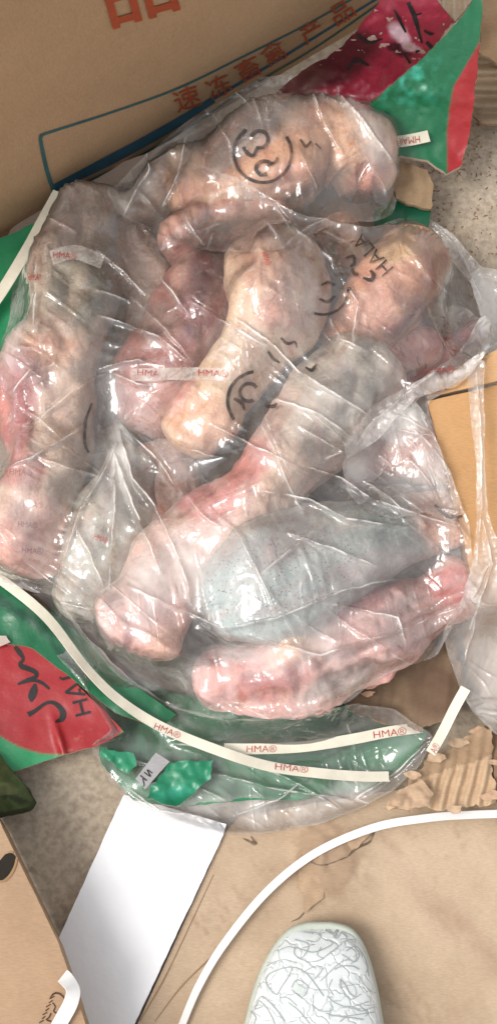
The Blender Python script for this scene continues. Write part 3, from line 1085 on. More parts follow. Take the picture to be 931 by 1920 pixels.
# bent scraps of green card under the clear film
sc1 = sheet('green_scrap', jag([(192, 1402), (250, 1412), (256, 1436), (240, 1452), (212, 1430), (188, 1418)], 5, 7, 31), lambda x, y: .03 + .006 * fb2(x, y, 16, 3), 5, .002, (.02, .24, .12), M['board_gloss'])
tag(sc1, 'small torn scrap of green card just below the red calligraphy panel', 'scrap')
tg = sheet('grey_tag', jag([(292, 1411), (318, 1428), (272, 1480), (254, 1460)], .8, 9, 32), lambda x, y: .034 + .002 * fb2(x, y, 20, 3), 6, .0008, (.40, .40, .42), M['board'], edge=(.4, .4, .42))
tag(tg, 'small grey paper tag with black marks on the green scraps', 'tag')
strokes('lettering', [([(258, 1466), (270, 1474), (268, 1460)], 2), ([(263, 1454), (275, 1464)], 2), ([(270, 1448), (282, 1456), (276, 1444), (286, 1450)], 2)], Surf(tg), M['black'], tg, 2)
sc2 = sheet('green_scrap', jag([(318, 1430), (400, 1425), (396, 1460), (330, 1512), (276, 1498), (282, 1474)], 5, 8, 33), lambda x, y: .032 + .006 * fb2(x, y, 22, 13) + .01 * sstep(1480, 1512, y), 5, .002, lambda x, y: paint(x, y, (.015, .22, .11), [(320, 1490, 40, 14, -10, (.03, .34, .22), .7)], 2), M['board_gloss'])
tag(sc2, 'larger bent green card scrap right of the grey tag', 'scrap')

# ------------------------------------------------------------------ torn brown boards, lower right
KR = (.22, .15, .095)
tb1 = sheet('torn_cardboard', jag([(640, 1315), (700, 1262), (760, 1225), (850, 1200), (870, 1290), (845, 1340), (790, 1372), (762, 1362), (716, 1356), (668, 1340)], 8, 6, 41),
            lambda x, y: .040 + .006 * np.sin((x - 795) / 30) + .0005 * np.sin((x + .15 * y) / 3.4) + .002 * fb2(x, y, 30, 9), 5, .004,
            lambda x, y: paint(x, y, KR, [(820, 1300, 60, 60, 0, (.13, .08, .05), .9)], 3), M['board'], seed=7)
tag(tb1, 'dark brown torn cardboard tucked under the lower right of the meat bag', 'cardboard')
tb2 = sheet('torn_cardboard', jag([(748, 1490), (800, 1425), (850, 1395), (905, 1362), (921, 1368), (922, 1420), (928, 1505), (880, 1512), (830, 1520), (790, 1512), (768, 1522), (722, 1515)], 8, 6, 42),
            lambda x, y: .030 + .0026 * np.sin((x + .22 * y + 5 * fb2(x, y, 60, 77, 2)) / 3.6) * (.25 + .75 * sstep(-10, 12, y - 1440 + (x - 850) * .35 + 12 * fb2(x, y, 14, 4))) + .003 * fb2(x, y, 40, 10) + .012 * sstep(1410, 1370, y), 3.6, .004,
            lambda x, y: np.where(((y - 1440 + (x - 850) * .35 + 12 * fb2(x, y, 14, 4)) > 0)[:, None], np.array([.54, .385, .25]), np.array([.36, .245, .15])), M['board'], seed=8)
tag(tb2, 'pale torn cardboard with bared flutes above the long white strap', 'cardboard')
tb3 = sheet('torn_cardboard', jag([(905, 1362), (1000, 1330), (1020, 1500), (930, 1515), (922, 1420)], 2, 10, 43), .026, 9, .004, (.30, .19, .115), M['board'])
tag(tb3, 'plain dark cardboard piece at the right edge beside the bared flutes', 'cardboard')
tb4 = sheet('torn_paper', jag([(722, 1512), (748, 1480), (790, 1462), (812, 1488), (800, 1512), (762, 1520), (742, 1512)], 4, 7, 44), lambda x, y: .040 + .005 * fb2(x, y, 15, 4), 4, .0012, (.46, .32, .21), M['board'])
tag(tb4, 'crinkled torn paper layer at the left end of the bared flutes', 'paper')
SOLIDS += [tb1]

# ------------------------------------------------------------------ upper right: printed flap, pink panel, scraps
def zgp(x, y): return .055 + .10 * sstep(330, -40, y) + .0035 * fb2(x, y, 45, 71) + .0025 * np.exp(-((y - 175 - .15 * (x - 800)) / 16) ** 2) + .004 * fb2(x, y, 20, 7) * np.exp(-((y - 160) / 60) ** 2 - ((x - 760) / 60) ** 2)


def c_gp(x, y):
    c = np.tile(np.array(GREEN), (len(x), 1))
    xe = np.interp(y, [60, 90, 110, 160, 200, 250, 330], [905, 893, 880, 850, 842, 837, 838])
    k = sstep(-2, 2, x - xe)[:, None]
    c = c * (1 - k) + np.array(RED) * k
    kk = (np.exp(-((y - 150) / 42) ** 2 - ((x - 765) / 60) ** 2) * sstep(-.1, .5, fb2(x, y, 16, 9)))[:, None]  # teal highlight of the crumpled gloss, painted into the green
    return c * (1 - kk) + np.array([.06, .42, .30]) * kk


gp = sheet('printed_flap', jag([(908, -40), (900, 60), (888, 190), (880, 250), (862, 312), (836, 326), (800, 300), (752, 292), (700, 300), (690, 200), (722, 168), (780, 120), (840, 60), (880, 10)], 3, 7, 51, ),
           zgp, 4.5, .004, c_gp, M['board_gloss'], None, edge=(.6, .48, .38), seed=9)
tag(gp, 'green flap with a red stripe leaning at the upper right', 'cardboard')


def zpk(x, y): return .045 + .11 * sstep(190, -40, y) + .005 * fb2(x, y, 26, 73, 4)


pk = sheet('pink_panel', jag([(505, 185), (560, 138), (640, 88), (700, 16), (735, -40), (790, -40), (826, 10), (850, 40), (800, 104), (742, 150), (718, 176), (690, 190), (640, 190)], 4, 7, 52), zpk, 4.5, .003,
           lambda x, y: paint(x, y, PINK, [(640, 110, 80, 46, -30, (.07, .012, .016), .97), (540, 160, 80, 50, -30, (.10, .04, .035), .9), (748, 62, 16, 26, -35, (.62, .45, .50), .9), (765, 88, 26, 10, 30, (.6, .42, .47), .8), (735, 84, 14, 8, 10, (.05, .01, .02), .9), (755, 98, 22, 6, 30, (.05, .01, .02), .9)], 4),  # first two blobs paint the film's shadow as dark maroon
           M['board_gloss'], None, edge=(.5, .35, .3), seed=10)
tag(pk, 'crumpled pink printed card with black strokes left of the green flap', 'cardboard')
strokes('calligraphy', [([(738, 18), (748, 36), (760, 60)], [3, 6, 4]), ([(764, 4), (776, 30), (784, 60), (790, 80)], [7, 9, 5, 3]), ([(776, 28), (790, 24)], [5, 2]), ([(794, 56), (804, 62), (812, 62)], [4, 7, 3]), ([(798, 78), (808, 88)], [6, 8]),
                        ([(778, 96), (786, 94)], [5, 3]), ([(756, 100), (768, 118)], [3, 5]), ([(650, 130), (668, 112), (690, 122)], [4, 8, 4]), ([(664, 60), (690, 78), (716, 72)], [4, 6, 3])], Surf(pk), M['black'], pk, 3)
hm = ribbon('strap_label', [(722, 262, 66), (740, 266, 67), (770, 262, 68), (803, 255, 69)], 24, M['strap'], None, .0006, 30)
tag(hm, 'short cream strap end with red letters on the green flap at the upper right', 'strap')
text_on('lettering', 'HMA®', 764, 265, 44, 14, 172, Surf(hm), M['stamp_red'], hm)
c1 = sheet('torn_cardboard', jag([(895, -30), (1000, -30), (1000, 110), (931, 120), (897, 98), (898, 40)], 5, 9, 53), lambda x, y: .05 + .01 * fb2(x, y, 40, 3), 6, .004, (.33, .22, .13), M['board'])
tag(c1, 'brown torn cardboard in the upper right corner behind the green flap', 'cardboard')
c2 = sheet('torn_cardboard', jag([(888, 100), (1000, 95), (1000, 232), (900, 232), (884, 215)], 3, 9, 54), lambda x, y: .022 + .004 * np.sin(y / 5.0) + .002 * fb2(x, y, 30, 3), 4, .004, (.36, .27, .18), M['board'])
tag(c2, 'grey brown fluted cardboard against the right edge below the corner', 'cardboard')
c3 = sheet('torn_cardboard', jag([(820, -30), (905, -30), (870, 20), (852, 40), (828, 12)], 2, 9, 55), lambda x, y: .05 + .002 * np.sin(x / 3.2), 4, .003, (.45, .36, .26), M['board'])
tag(c3, 'pale corrugated strip between the pink card and the green flap', 'cardboard')
c4 = sheet('torn_cardboard', jag([(745, 300), (800, 318), (812, 345), (806, 392), (775, 384), (742, 372), (730, 330)], 5, 7, 56), lambda x, y: .045 + .006 * fb2(x, y, 20, 3), 5, .004, (.32, .22, .13), M['board'])
tag(c4, 'small brown torn cardboard below the green flap', 'cardboard')
c5 = sheet('green_scrap', jag([(735, 372), (780, 374), (806, 386), (803, 424), (770, 414), (700, 425), (700, 392)], 3, 8, 57), lambda x, y: .035 + .003 * fb2(x, y, 30, 3), 6, .003, (.01, .10, .05), M['board_gloss'])
tag(c5, 'dark green card scrap above the large tan shank', 'scrap')
rs = np.random.RandomState(12)
# shreds at the torn edge of the green flap
V, F = [], []
for k in range(70):
    y_ = rs.uniform(195, 345); x_ = np.interp(y_, [195, 250, 345], [898, 886, 850]) + rs.normal(0, 9)
    c0 = pix(x_, y_, .006 + .02 * rs.rand()); a_ = rs.uniform(0, 6.28); l_ = rs.uniform(.002, .007); w_ = l_ * .3
    d_ = np.array([math.cos(a_), math.sin(a_), rs.uniform(-.3, .5)]); e_ = np.array([-d_[1], d_[0], .4])
    b = len(V)
    V += [c0, c0 + d_ * l_, c0 + d_ * l_ * .6 + e_ * w_, c0 - np.array([0, 0, .0006])]
    F += [(b, b + 1, b + 2), (b, b + 3, b + 1), (b + 1, b + 3, b + 2)]
sh = mesh_obj('paper_shreds', V, F, flat_mat('shred', (.28, .22, .14), .9), smooth=False)
tag(sh, kind='stuff')

# ------------------------------------------------------------------ right carton
rb = empty('orange_tan_carton')
tag(rb, 'smooth orange tan carton with a dark seam, half under film at the right edge', 'carton')
rpoly = [(800, 752), (931, 722), (1060, 690), (1060, 1130), (960, 1130), (905, 1140), (885, 1100), (868, 1010), (838, 900), (815, 810)]
rtop = sheet('top_panel', jag(rpoly, 1, 12, 61), lambda x, y: .118 + .003 * np.sin(x / 40) + .0015 * fb2(x, y, 70, 3), 10, .004, lambda x, y: paint(x, y, (.58, .33, .15), [(840, 1000, 30, 200, -12, (.55, .34, .21), .7)], 2), M['box'], rb)
rfl = sheet('top_flap', jag([(800, 746), (931, 714), (1060, 682), (1060, 610), (931, 655), (860, 690), (790, 722)], 1, 12, 62), lambda x, y: .121 + .002 * fb2(x, y, 60, 3), 9, .004, (.60, .36, .18), M['box'], rb)
sheet('side_flap', jag([(868, 1200), (905, 1135), (1060, 1125), (1060, 1400), (945, 1345), (905, 1310), (880, 1270)], 1, 12, 63), lambda x, y: .052 + .003 * fb2(x, y, 50, 3), 9, .004,
      (.44, .31, .205), M['box'], rb)
V, F = [], []
ed = [rpoly[0], rpoly[9], rpoly[8], rpoly[7], rpoly[6], rpoly[5], rpoly[4]]
for (x_, y_) in ed:
    t_ = pix(x_, y_, .114)
    V.append(t_ + np.array([.001, 0, 0])); V.append(np.array([t_[0] + .006, t_[1], .006]))
for k in range(len(ed) - 1): F.append((2 * k, 2 * k + 1, 2 * k + 3, 2 * k + 2))
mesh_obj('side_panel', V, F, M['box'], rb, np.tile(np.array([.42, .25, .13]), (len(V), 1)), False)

# ================================================================== meat
PEACH = (.66, .43, .31); CREAM = (.66, .55, .41); PNK = (.62, .33, .30); REDM = (.44, .13, .12); MAR = (.16, .04, .05)
GREY = (.27, .255, .235); BLUEG = (.34, .385, .385); GG = (.33, .34, .28); BG = (.24, .19, .165)
GRP = 'frozen shanks and cuts piled in the clear bag'
# base layer between the upper pieces; dark lumps added, gap shade in their colour
meat('meat_cut', [(235, 470, 36, 74), (265, 560, 36, 76), (255, 650, 36, 66)], (.27, .225, .19), [(250, 430, 60, 40, 0, (.27, .22, .18), .8), (300, 520, 30, 30, 0, (.30, .20, .17), .7), (210, 640, 50, 40, 0, (.10, .085, .075), .8)], 8, seed=1, label='grey brown cut lying low between the long left shank and the maroon cut', group=GRP)
meat('meat_cut', [(470, 770, 40, 68), (560, 745, 42, 64), (630, 650, 42, 55)], (.10, .088, .08), [(560, 740, 50, 40, 0, (.24, .20, .18), .8), (500, 700, 30, 20, 0, (.34, .27, .22), .6)], 7, seed=2, label='added cut deep in the gap right of the central creamy shank, gap shade painted into its grey', group=GRP)  # near-black base colour paints the shade of the gap
meat('meat_cut', [(200, 790, 38, 56), (215, 700, 38, 56)], (.14, .13, .12), [(230, 720, 30, 20, 0, (.3, .27, .24), .7)], 7, seed=3, label='small dark cut low beside the middle of the long left shank', group=GRP)
meat('meat_cut', [(620, 890, 46, 62), (700, 905, 48, 66)], (.30, .25, .235), [(640, 930, 50, 20, 0, (.10, .08, .08), .8), (600, 880, 30, 24, 0, (.42, .30, .27), .7)], 7, seed=4, label='purplish grey cut under the crumpled white film right of centre', group=GRP)
meat('meat_cut', [(760, 600, 34, 60), (850, 620, 32, 48)], (.40, .38, .35), [(800, 570, 40, 24, 0, (.52, .50, .46), .8), (860, 600, 24, 40, 30, (.20, .09, .06), .8)], 5, seed=5, label='pale grey cut below the stamped tan shank at the right', group=GRP)
meat('meat_cut', [(720, 1090, 44, 64), (830, 1055, 48, 60), (930, 1030, 44, 50)], (.40, .395, .385), [(860, 1050, 60, 30, 0, (.45, .44, .44), .7)], 4, seed=6, label='speckled pale grey cut behind the pink lower shank at the right', group=GRP)
meat('meat_cut', [(215, 408, 36, 54), (290, 375, 40, 56), (360, 315, 46, 52)], (.28, .22, .175), [(270, 380, 40, 26, -30, (.50, .43, .36), .8), (330, 310, 26, 30, 0, (.48, .33, .18), .7), (200, 430, 40, 20, 0, (.3, .26, .22), .7)], 8, 2, seed=7, label='brown grey cut pressed against the tall carton at the upper left', group=GRP)
lgB = meat('beef_shank', [(168, 372, 50, 50), (160, 440, 54, 66), (138, 520, 56, 82), (118, 620, 58, 84), (95, 690, 56, 92), (105, 780, 54, 78), (100, 860, 54, 80), (75, 950, 54, 86), (48, 1015, 54, 78)], (.50, .42, .33),
           [(150, 420, 110, 110, 0, (.30, .265, .225), .95), (150, 540, 80, 70, 0, (.25, .255, .20), .95), (215, 560, 18, 160, 0, (.24, .21, .18), .9), (100, 652, 66, 30, 12, (.62, .40, .27), .95), (18, 760, 58, 120, 8, (.34, .13, .14), .95), (70, 700, 40, 26, 20, (.25, .11, .10), .9),
            (0, 770, 18, 50, 0, (.52, .19, .14), .9), (128, 770, 36, 120, 5, (.64, .52, .42), .85), (45, 880, 50, 40, 0, (.52, .25, .23), .8), (60, 1030, 90, 80, 0, (.70, .45, .39), .85), (110, 880, 34, 90, 0, (.52, .42, .32), .8), (60, 960, 60, 50, 0, (.66, .47, .41), .6)], 7, 1.8, 11,
           'long shank down the left side, grey at the top and pink at the bottom', 'meat', GRP, capr=(.6, .8))
meat('beef_shank', [(420, 470, 62, 56), (385, 540, 68, 80), (350, 640, 66, 84), (310, 720, 60, 74), (285, 790, 54, 56)], (.29, .14, .125),
     [(398, 500, 44, 70, 25, (.085, .022, .026), .95), (365, 590, 50, 50, 0, (.19, .075, .09), .9), (335, 520, 14, 60, 10, (.42, .28, .22), .7), (300, 610, 44, 50, 0, (.27, .18, .155), .9), (330, 650, 40, 30, 0, (.36, .15, .14), .7), (285, 720, 60, 44, 0, (.44, .26, .23), .9), (300, 700, 24, 10, 0, (.30, .08, .07), .7),
      (270, 800, 40, 40, 0, (.42, .26, .22), .8)], 6.5, 3.0, 12, 'maroon and red muscle cut left of the creamy central shank', 'meat', GRP, capr=(.5, .6))
meat('beef_shank', [(515, 505, 102, 84), (508, 575, 104, 92), (470, 655, 98, 66), (425, 720, 92, 64), (385, 775, 90, 76), (360, 815, 86, 62)], (.62, .51, .37),
     [(520, 500, 82, 62, 0, (.52, .35, .26), .85), (520, 590, 50, 34, 10, (.62, .33, .25), .7), (470, 432, 60, 26, -10, (.34, .16, .15), .85), (400, 640, 70, 36, 40, (.58, .50, .37), .8), (372, 800, 66, 66, 0, (.62, .42, .29), .85), (318, 720, 44, 60, 20, (.46, .22, .19), .8), (592, 500, 22, 80, 0, (.62, .47, .36), .7), (560, 610, 24, 50, 30, (.50, .30, .24), .6)],
     6, 1.4, 13, 'creamy shank with a round peach end running down through the middle', 'meat', GRP, capr=(.9, .6))
shA = meat('beef_shank', [(355, 390, 52, 58), (430, 345, 58, 84), (530, 290, 64, 106), (610, 262, 64, 86), (668, 290, 62, 90), (690, 330, 56, 66)], (.62, .42, .28),
           [(430, 195, 180, 95, -22, (.15, .125, .11), .97), (400, 285, 60, 50, -30, (.20, .165, .14), .85), (350, 300, 30, 40, 0, (.48, .33, .17), .8), (480, 375, 120, 46, -8, (.55, .39, .27), .9), (640, 235, 70, 46, 20, (.62, .44, .29), .8), (692, 335, 46, 34, -20, (.52, .25, .19), .85),
            (560, 340, 60, 36, 0, (.58, .32, .23), .65), (665, 375, 60, 22, -15, (.12, .06, .055), .9), (335, 440, 44, 50, 0, (.42, .25, .2), .8), (520, 170, 120, 30, 0, (.24, .20, .175), .8)], 6, 1.0, 14,
           'large peach knuckle with grey hide in the stamped upper bag', 'meat', GRP, capr=(.6, .7))
meat('meat_cut', [(330, 462, 48, 50), (400, 418, 54, 46), (520, 410, 56, 36)], (.54, .33, .27), [(450, 425, 80, 20, 0, (.44, .31, .22), .8), (330, 470, 40, 34, 0, (.30, .17, .15), .9), (470, 450, 70, 16, 0, (.36, .17, .16), .8)], 8, 2, seed=15, label='pink fleshy cut just beneath the large peach knuckle', group=GRP, capr=(.6, .8))
meat('meat_cut', [(640, 440, 56, 44), (655, 485, 52, 38)], (.50, .37, .27), [(650, 440, 20, 20, 0, (.6, .45, .34), .8)], 4, seed=16, label='small round tan end in the gap under the peach knuckle', group=GRP)
shD = meat('beef_shank', [(778, 475, 84, 62), (745, 525, 90, 78), (700, 590, 90, 72), (655, 650, 82, 58)], (.56, .33, .22),
           [(750, 450, 70, 40, -30, (.66, .52, .33), .9), (822, 505, 26, 40, 20, (.38, .17, .12), .85), (690, 600, 50, 50, 0, (.54, .32, .24), .7), (780, 590, 80, 16, -38, (.22, .09, .09), .9), (805, 450, 30, 20, 40, (.66, .46, .35), .8)], 4, .6, 17,
           'stamped tan pink shank with a rounded end at the right', 'meat', GRP, capr=(.75, .8))
meat('meat_cut', [(735, 668, 62, 50), (780, 655, 60, 48)], (.58, .27, .25), [(760, 640, 40, 20, 0, (.64, .40, .35), .7), (750, 715, 54, 24, -20, (.30, .05, .06), .95)], 7, 2, 18, label='small raw pink cut just below the stamped tan shank', group=GRP)
meat('meat_cut', [(715, 725, 44, 42), (850, 660, 46, 38), (885, 630, 44, 32)], (.32, .06, .07), [(870, 650, 40, 30, 0, (.38, .12, .14), .8)], 5, 1.5, 19, label='dark red cut glinting beneath the crumpled film at the right', group=GRP)
meat('beef_shank', [(660, 685, 98, 74), (610, 765, 100, 84), (555, 850, 100, 74), (490, 935, 96, 62), (400, 1005, 86, 74), (330, 1080, 78, 74), (280, 1170, 64, 96)], (.60, .49, .43),
     [(640, 700, 110, 100, -50, (.38, .385, .33), .92), (600, 800, 80, 70, 0, (.45, .43, .36), .8), (520, 900, 50, 80, 20, (.62, .50, .38), .85), (455, 860, 56, 54, -40, (.52, .22, .19), .92), (400, 940, 60, 40, -30, (.52, .26, .24), .85), (400, 1000, 60, 30, -30, (.60, .46, .42), .7), (340, 1060, 90, 60, -40, (.54, .42, .38), .8),
      (360, 925, 40, 26, -40, (.44, .2, .2), .8), (270, 1180, 100, 80, 0, (.68, .43, .39), .85), (238, 1205, 10, 36, 10, (.26, .06, .06), .95), (335, 1210, 60, 50, 0, (.66, .43, .31), .75), (215, 1130, 20, 16, 0, (.3, .12, .1), .8)], 8, 2.2, 21,
     'longest shank crossing the middle diagonally, grey above and pink below', 'meat', GRP, capr=(.8, .6))
meat('beef_shank', [(235, 880, 66, 46), (215, 960, 62, 76), (180, 1050, 52, 76), (158, 1110, 42, 56)], (.34, .36, .31),
     [(240, 900, 60, 60, 0, (.26, .26, .235), .8), (180, 1040, 70, 60, -10, (.40, .42, .37), .7), (290, 900, 40, 50, 0, (.20, .165, .14), .85)], 5, .8, 22, 'grey green hide piece gathered in film beside the left shank', 'meat', GRP)
meat('meat_cut', [(300, 880, 58, 56), (325, 960, 60, 52)], (.33, .26, .23), [(300, 970, 34, 30, 0, (.44, .24, .21), .85)], 7, 2, 23, label='brownish cut tucked between the grey green hide and the long diagonal shank', group=GRP)
shG = meat('beef_shank', [(415, 1122, 94, 78), (500, 1092, 102, 106), (620, 1040, 100, 96), (740, 992, 96, 76), (835, 975, 90, 52)], (.35, .395, .39),
           [(480, 1120, 140, 90, -15, (.32, .43, .44), .9), (650, 1000, 130, 60, -12, (.31, .39, .37), .7), (850, 970, 80, 60, 0, (.66, .46, .36), .9), (790, 925, 56, 26, 20, (.66, .45, .35), .9), (700, 1060, 80, 30, -20, (.45, .43, .42), .7), (560, 1130, 100, 14, -20, (.42, .38, .38), .4)], 4, .8, 24,
           'blue grey speckled hide shank lying across the lower middle', 'meat', GRP, flat=.55, capr=(.45, .8))
shH = meat('beef_shank', [(412, 1270, 64, 50), (455, 1272, 66, 56), (520, 1262, 68, 84), (600, 1218, 70, 84), (700, 1172, 72, 74), (790, 1130, 70, 54), (850, 1105, 70, 48)], (.64, .39, .36),
           [(422, 1262, 40, 44, 0, (.70, .29, .23), .95), (560, 1210, 60, 38, -20, (.70, .54, .40), .9), (500, 1290, 90, 30, -10, (.46, .19, .16), .9), (478, 1270, 30, 18, 0, (.26, .09, .09), .9), (540, 1265, 30, 14, -30, (.34, .12, .11), .7), (650, 1130, 90, 24, -20, (.38, .13, .15), .9), (640, 1160, 40, 16, -20, (.30, .10, .12), .7), (660, 1210, 110, 50, -20, (.56, .40, .36), .7),
            (560, 1300, 70, 18, -20, (.58, .35, .28), .6), (740, 1165, 110, 50, -20, (.58, .38, .35), .7), (845, 1095, 50, 40, 0, (.58, .18, .17), .9), (640, 1275, 90, 24, -25, (.34, .26, .20), .8)], 10, 3, 25,
           'raw pink shank with a red knob end along the bottom of the bag', 'meat', GRP)
meat('meat_cut', [(700, 860, 84, 50), (770, 850, 88, 60), (830, 870, 84, 52)], (.52, .35, .31), [(720, 890, 40, 30, 0, (.5, .24, .21), .7), (800, 810, 50, 40, 0, (.60, .32, .26), .8), (770, 910, 80, 24, 10, (.32, .26, .24), .7)], 6, 1, 26, label='pinkish cut bundled in white crumpled film beside the orange carton', group=GRP)

# speckles on the grey hide
def specks(parent, surf, cx, cy, rx, ry, n, seed):
    rs = np.random.RandomState(seed)
    V, F = [], []
    for _ in range(n):
        a, q = rs.uniform(0, 6.28), math.sqrt(rs.rand())
        x_, y_ = cx + rx * q * math.cos(a), cy + ry * q * math.sin(a) - .22 * rx * q * math.cos(a)
        r_ = rs.uniform(.6, 2.0); b = len(V)
        for k in range(6): V.append((x_ + r_ * math.cos(k * 1.05), y_ + r_ * .8 * math.sin(k * 1.05)))
        F.append(tuple(range(b, b + 6)))
    o = decal('speckles', V, F, surf, flat_mat('speck', (.12, .13, .135), .7), parent, .0004)
    if o: o['kind'] = 'stuff'


specks(shG, Surf(shG), 520, 1080, 150, 70, 330, 1)
for (tx, ty, w_) in ((40, 886, 40), (62, 946, 36), (52, 984, 36), (60, 1032, 38)):
    text_on('lettering', 'HMA®', tx, ty, w_, 11, 4, Surf(lgB), M['stamp_red'], lgB)
for (cx_, cy_) in ((545, 1255), (505, 1240)): pass
text_on('lettering', 'HMA®', 536, 1256, 30, 12, 30, Surf(shH), M['stamp_red'], shH)

# ================================================================== straps (before film: it lies over some)
def strap(path, width, label, texts=(), mat='strap', tw=None, n=100):
    o = ribbon('packing_strap', path, width, M[mat], None, .0009, n, tw)
    tag(o, label, 'strap', 'cream plastic packing straps')
    sfc = Surf(o)
    for (s, cx, cy, w_, h_, ro) in texts:
        text_on('lettering', s, cx, cy, w_, h_, ro, sfc, M['stamp_red'], o, off=.0004)
    return o


strap([(110, 360, 40), (80, 415, 40), (50, 470, 40), (0, 552, 38), (-50, 620, 36)], 22, 'cream strap crossing the green flap at the upper left, below the tall carton')
strap([(-40, 1060, 40), (20, 1100, 42), (90, 1160, 46), (160, 1250, 48), (220, 1310, 46), (300, 1362, 42), (400, 1404, 38), (500, 1436, 34), (600, 1450, 32), (680, 1456, 30), (728, 1456, 30)], 18,
      'longest cream strap curving round the lower left of the meat bag', [('HMA®', 314, 1370, 52, 12, 22), ('HMA®', 546, 1440, 62, 13, 6)], tw=[0, 0, 35, 20, -8, 6, 0, 10])
strap([(420, 1404, 26), (490, 1404, 30), (570, 1400, 30), (660, 1386, 32), (730, 1372, 34), (790, 1364, 34)], 19, 'cream strap on the green flap, above the end of the longest strap', [('HMA®', 490, 1404, 56, 13, 0), ('HMA®', 730, 1374, 62, 14, -7)])
strap([(872, 1290, 70), (850, 1330, 62), (826, 1378, 56), (806, 1412, 54)], 18, 'short cream strap leaning over dark torn cardboard at the lower right', [('A®', 814, 1403, 18, 14, -60)])
ws = ribbon('packing_strap', [(310, 2000, 10), (340, 1925, 12), (372, 1850, 14), (420, 1770, 16), (500, 1672, 18), (590, 1600, 20), (700, 1552, 22), (800, 1534, 24), (880, 1528, 22), (1000, 1524, 20)], 14, M['strap_white'], None, .0009, 120, [40, 20, 10, 0, 0])
tag(ws, 'long plain white strap arching over the scuffed cardboard by the shoe', 'strap')

# ================================================================== films
allsol = [o for o in SOLIDS] + [rtop, rfl] + [o for o in rb.children if o.name.startswith('side_flap')]
hf = HField(allsol, -.28, .30, -.22, .42)
hf.g = np.maximum(hf.g, .012)
_g = np.pad(hf.g, 1, mode='edge')
hf.g = np.max(np.stack([_g[a:a + hf.g.shape[0], b:b + hf.g.shape[1]] for a in range(3) for b in range(3)]), 0) + .0006

CR = [
    ([(186, 592), (240, 612), (300, 636), (350, 676)], 7, 5),
    ([(182, 470), (230, 510), (270, 552)], 6, 5), ([(180, 545), (245, 566)], 4, 4),
    ([(300, 520), (352, 588)], 6, 4), ([(190, 690), (260, 676), (310, 686)], 5, 4), ([(215, 700), (260, 722), (330, 716)], 5, 4),
    ([(430, 590), (500, 640), (560, 700), (640, 750), (720, 800)], 8, 5), ([(350, 560), (430, 612), (500, 650)], 5, 6),
    ([(490, 740), (600, 780), (670, 830)], 6, 5), ([(560, 800), (640, 850), (610, 860)], 5, 5), ([(400, 800), (480, 840), (600, 900)], 5, 5),
    ([(490, 920), (580, 940), (650, 975), (760, 990)], 8, 5), ([(540, 1000), (620, 1030), (706, 1062)], 7, 5), ([(560, 870), (640, 900), (700, 940), (860, 990)], 7, 6),
    ([(215, 850), (240, 920), (265, 985), (300, 1070)], 9, 5), ([(225, 810), (250, 900), (290, 950), (335, 1045)], 9, 5), ([(215, 850), (216, 960), (205, 1100)], 7, 5),
    ([(220, 830), (190, 900), (150, 960), (110, 1080)], 7, 6), ([(230, 800), (300, 870), (340, 930)], 7, 6), ([(140, 985), (170, 1040), (195, 1100)], 4, 4),
    ([(335, 1045), (352, 1100), (358, 1135)], 5, 5), ([(520, 385), (560, 440), (620, 490), (650, 560)], 7, 5), ([(610, 470), (670, 570), (660, 640)], 6, 5),
    ([(70, 470), (66, 560), (64, 620)], 6, 5), ([(86, 460), (90, 520)], 5, 4), ([(20, 740), (60, 690)], 4, 4), ([(160, 800), (60, 860), (0, 880)], 5, 6),
    ([(240, 1100), (330, 1140), (420, 1180)], 3, 6), ([(410, 1180), (520, 1160), (640, 1110), (760, 1080)], 4, 6), ([(600, 1130), (680, 1145), (745, 1160), (760, 1210)], 5, 5),
    ([(460, 1190), (600, 1230), (760, 1180), (880, 1130)], 4, 7), ([(760, 460), (800, 520), (850, 560)], 4, 5), ([(620, 600), (640, 640), (690, 660)], 5, 4),
]
VB = [(225, 850, 30, 80, -5, .4), (270, 1130, 150, 110, 0, .10), (500, 1230, 200, 60, -10, .08), (60, 900, 60, 160, 0, .08), (560, 800, 150, 230, -30, .07), (180, 700, 140, 260, 0, .06), (400, 1080, 260, 120, -20, .10), (560, 1200, 260, 90, -15, .10), (100, 960, 90, 140, 0, .08), (215, 900, 50, 110, -10, .22), (160, 1060, 60, 90, 10, .12), (640, 740, 120, 80, -40, .22), (760, 790, 110, 50, -30, .2), (440, 640, 90, 60, 30, .10), (30, 600, 30, 160, 12, .2), (350, 1060, 120, 90, -30, .16), (600, 1080, 220, 60, -15, .10),
      (800, 900, 80, 60, 0, .15), (700, 1180, 160, 60, -15, .18), (340, 1270, 150, 50, 10, .12), (560, 560, 60, 110, 0, .08), (870, 560, 60, 90, 30, .2), (640, 1290, 140, 30, -20, .2), (260, 1160, 80, 70, 0, .1), (140, 400, 60, 60, 0, .05)]
main_poly = jag([(108, 368), (230, 345), (330, 300), (440, 330), (560, 400), (640, 420), (700, 425), (748, 408), (812, 412), (860, 455), (905, 505), (950, 560), (960, 650), (900, 690), (850, 720), (800, 755), (815, 820), (850, 900), (880, 990), (885, 1060),
                 (880, 1130), (850, 1170), (820, 1228), (760, 1250), (700, 1280), (650, 1318), (560, 1345), (470, 1352), (380, 1345), (300, 1318), (215, 1262), (150, 1190), (105, 1120), (20, 1100), (-70, 1080), (-80, 800), (-60, 600), (20, 480), (60, 420)], 5, 14, 70)
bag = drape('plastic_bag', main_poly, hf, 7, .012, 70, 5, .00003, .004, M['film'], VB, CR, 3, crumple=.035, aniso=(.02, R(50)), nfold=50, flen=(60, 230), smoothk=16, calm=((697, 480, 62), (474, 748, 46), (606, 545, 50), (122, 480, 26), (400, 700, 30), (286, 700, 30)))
tag(bag, 'large clear plastic bag wrinkled over the whole pile of frozen meat', 'plastic bag')

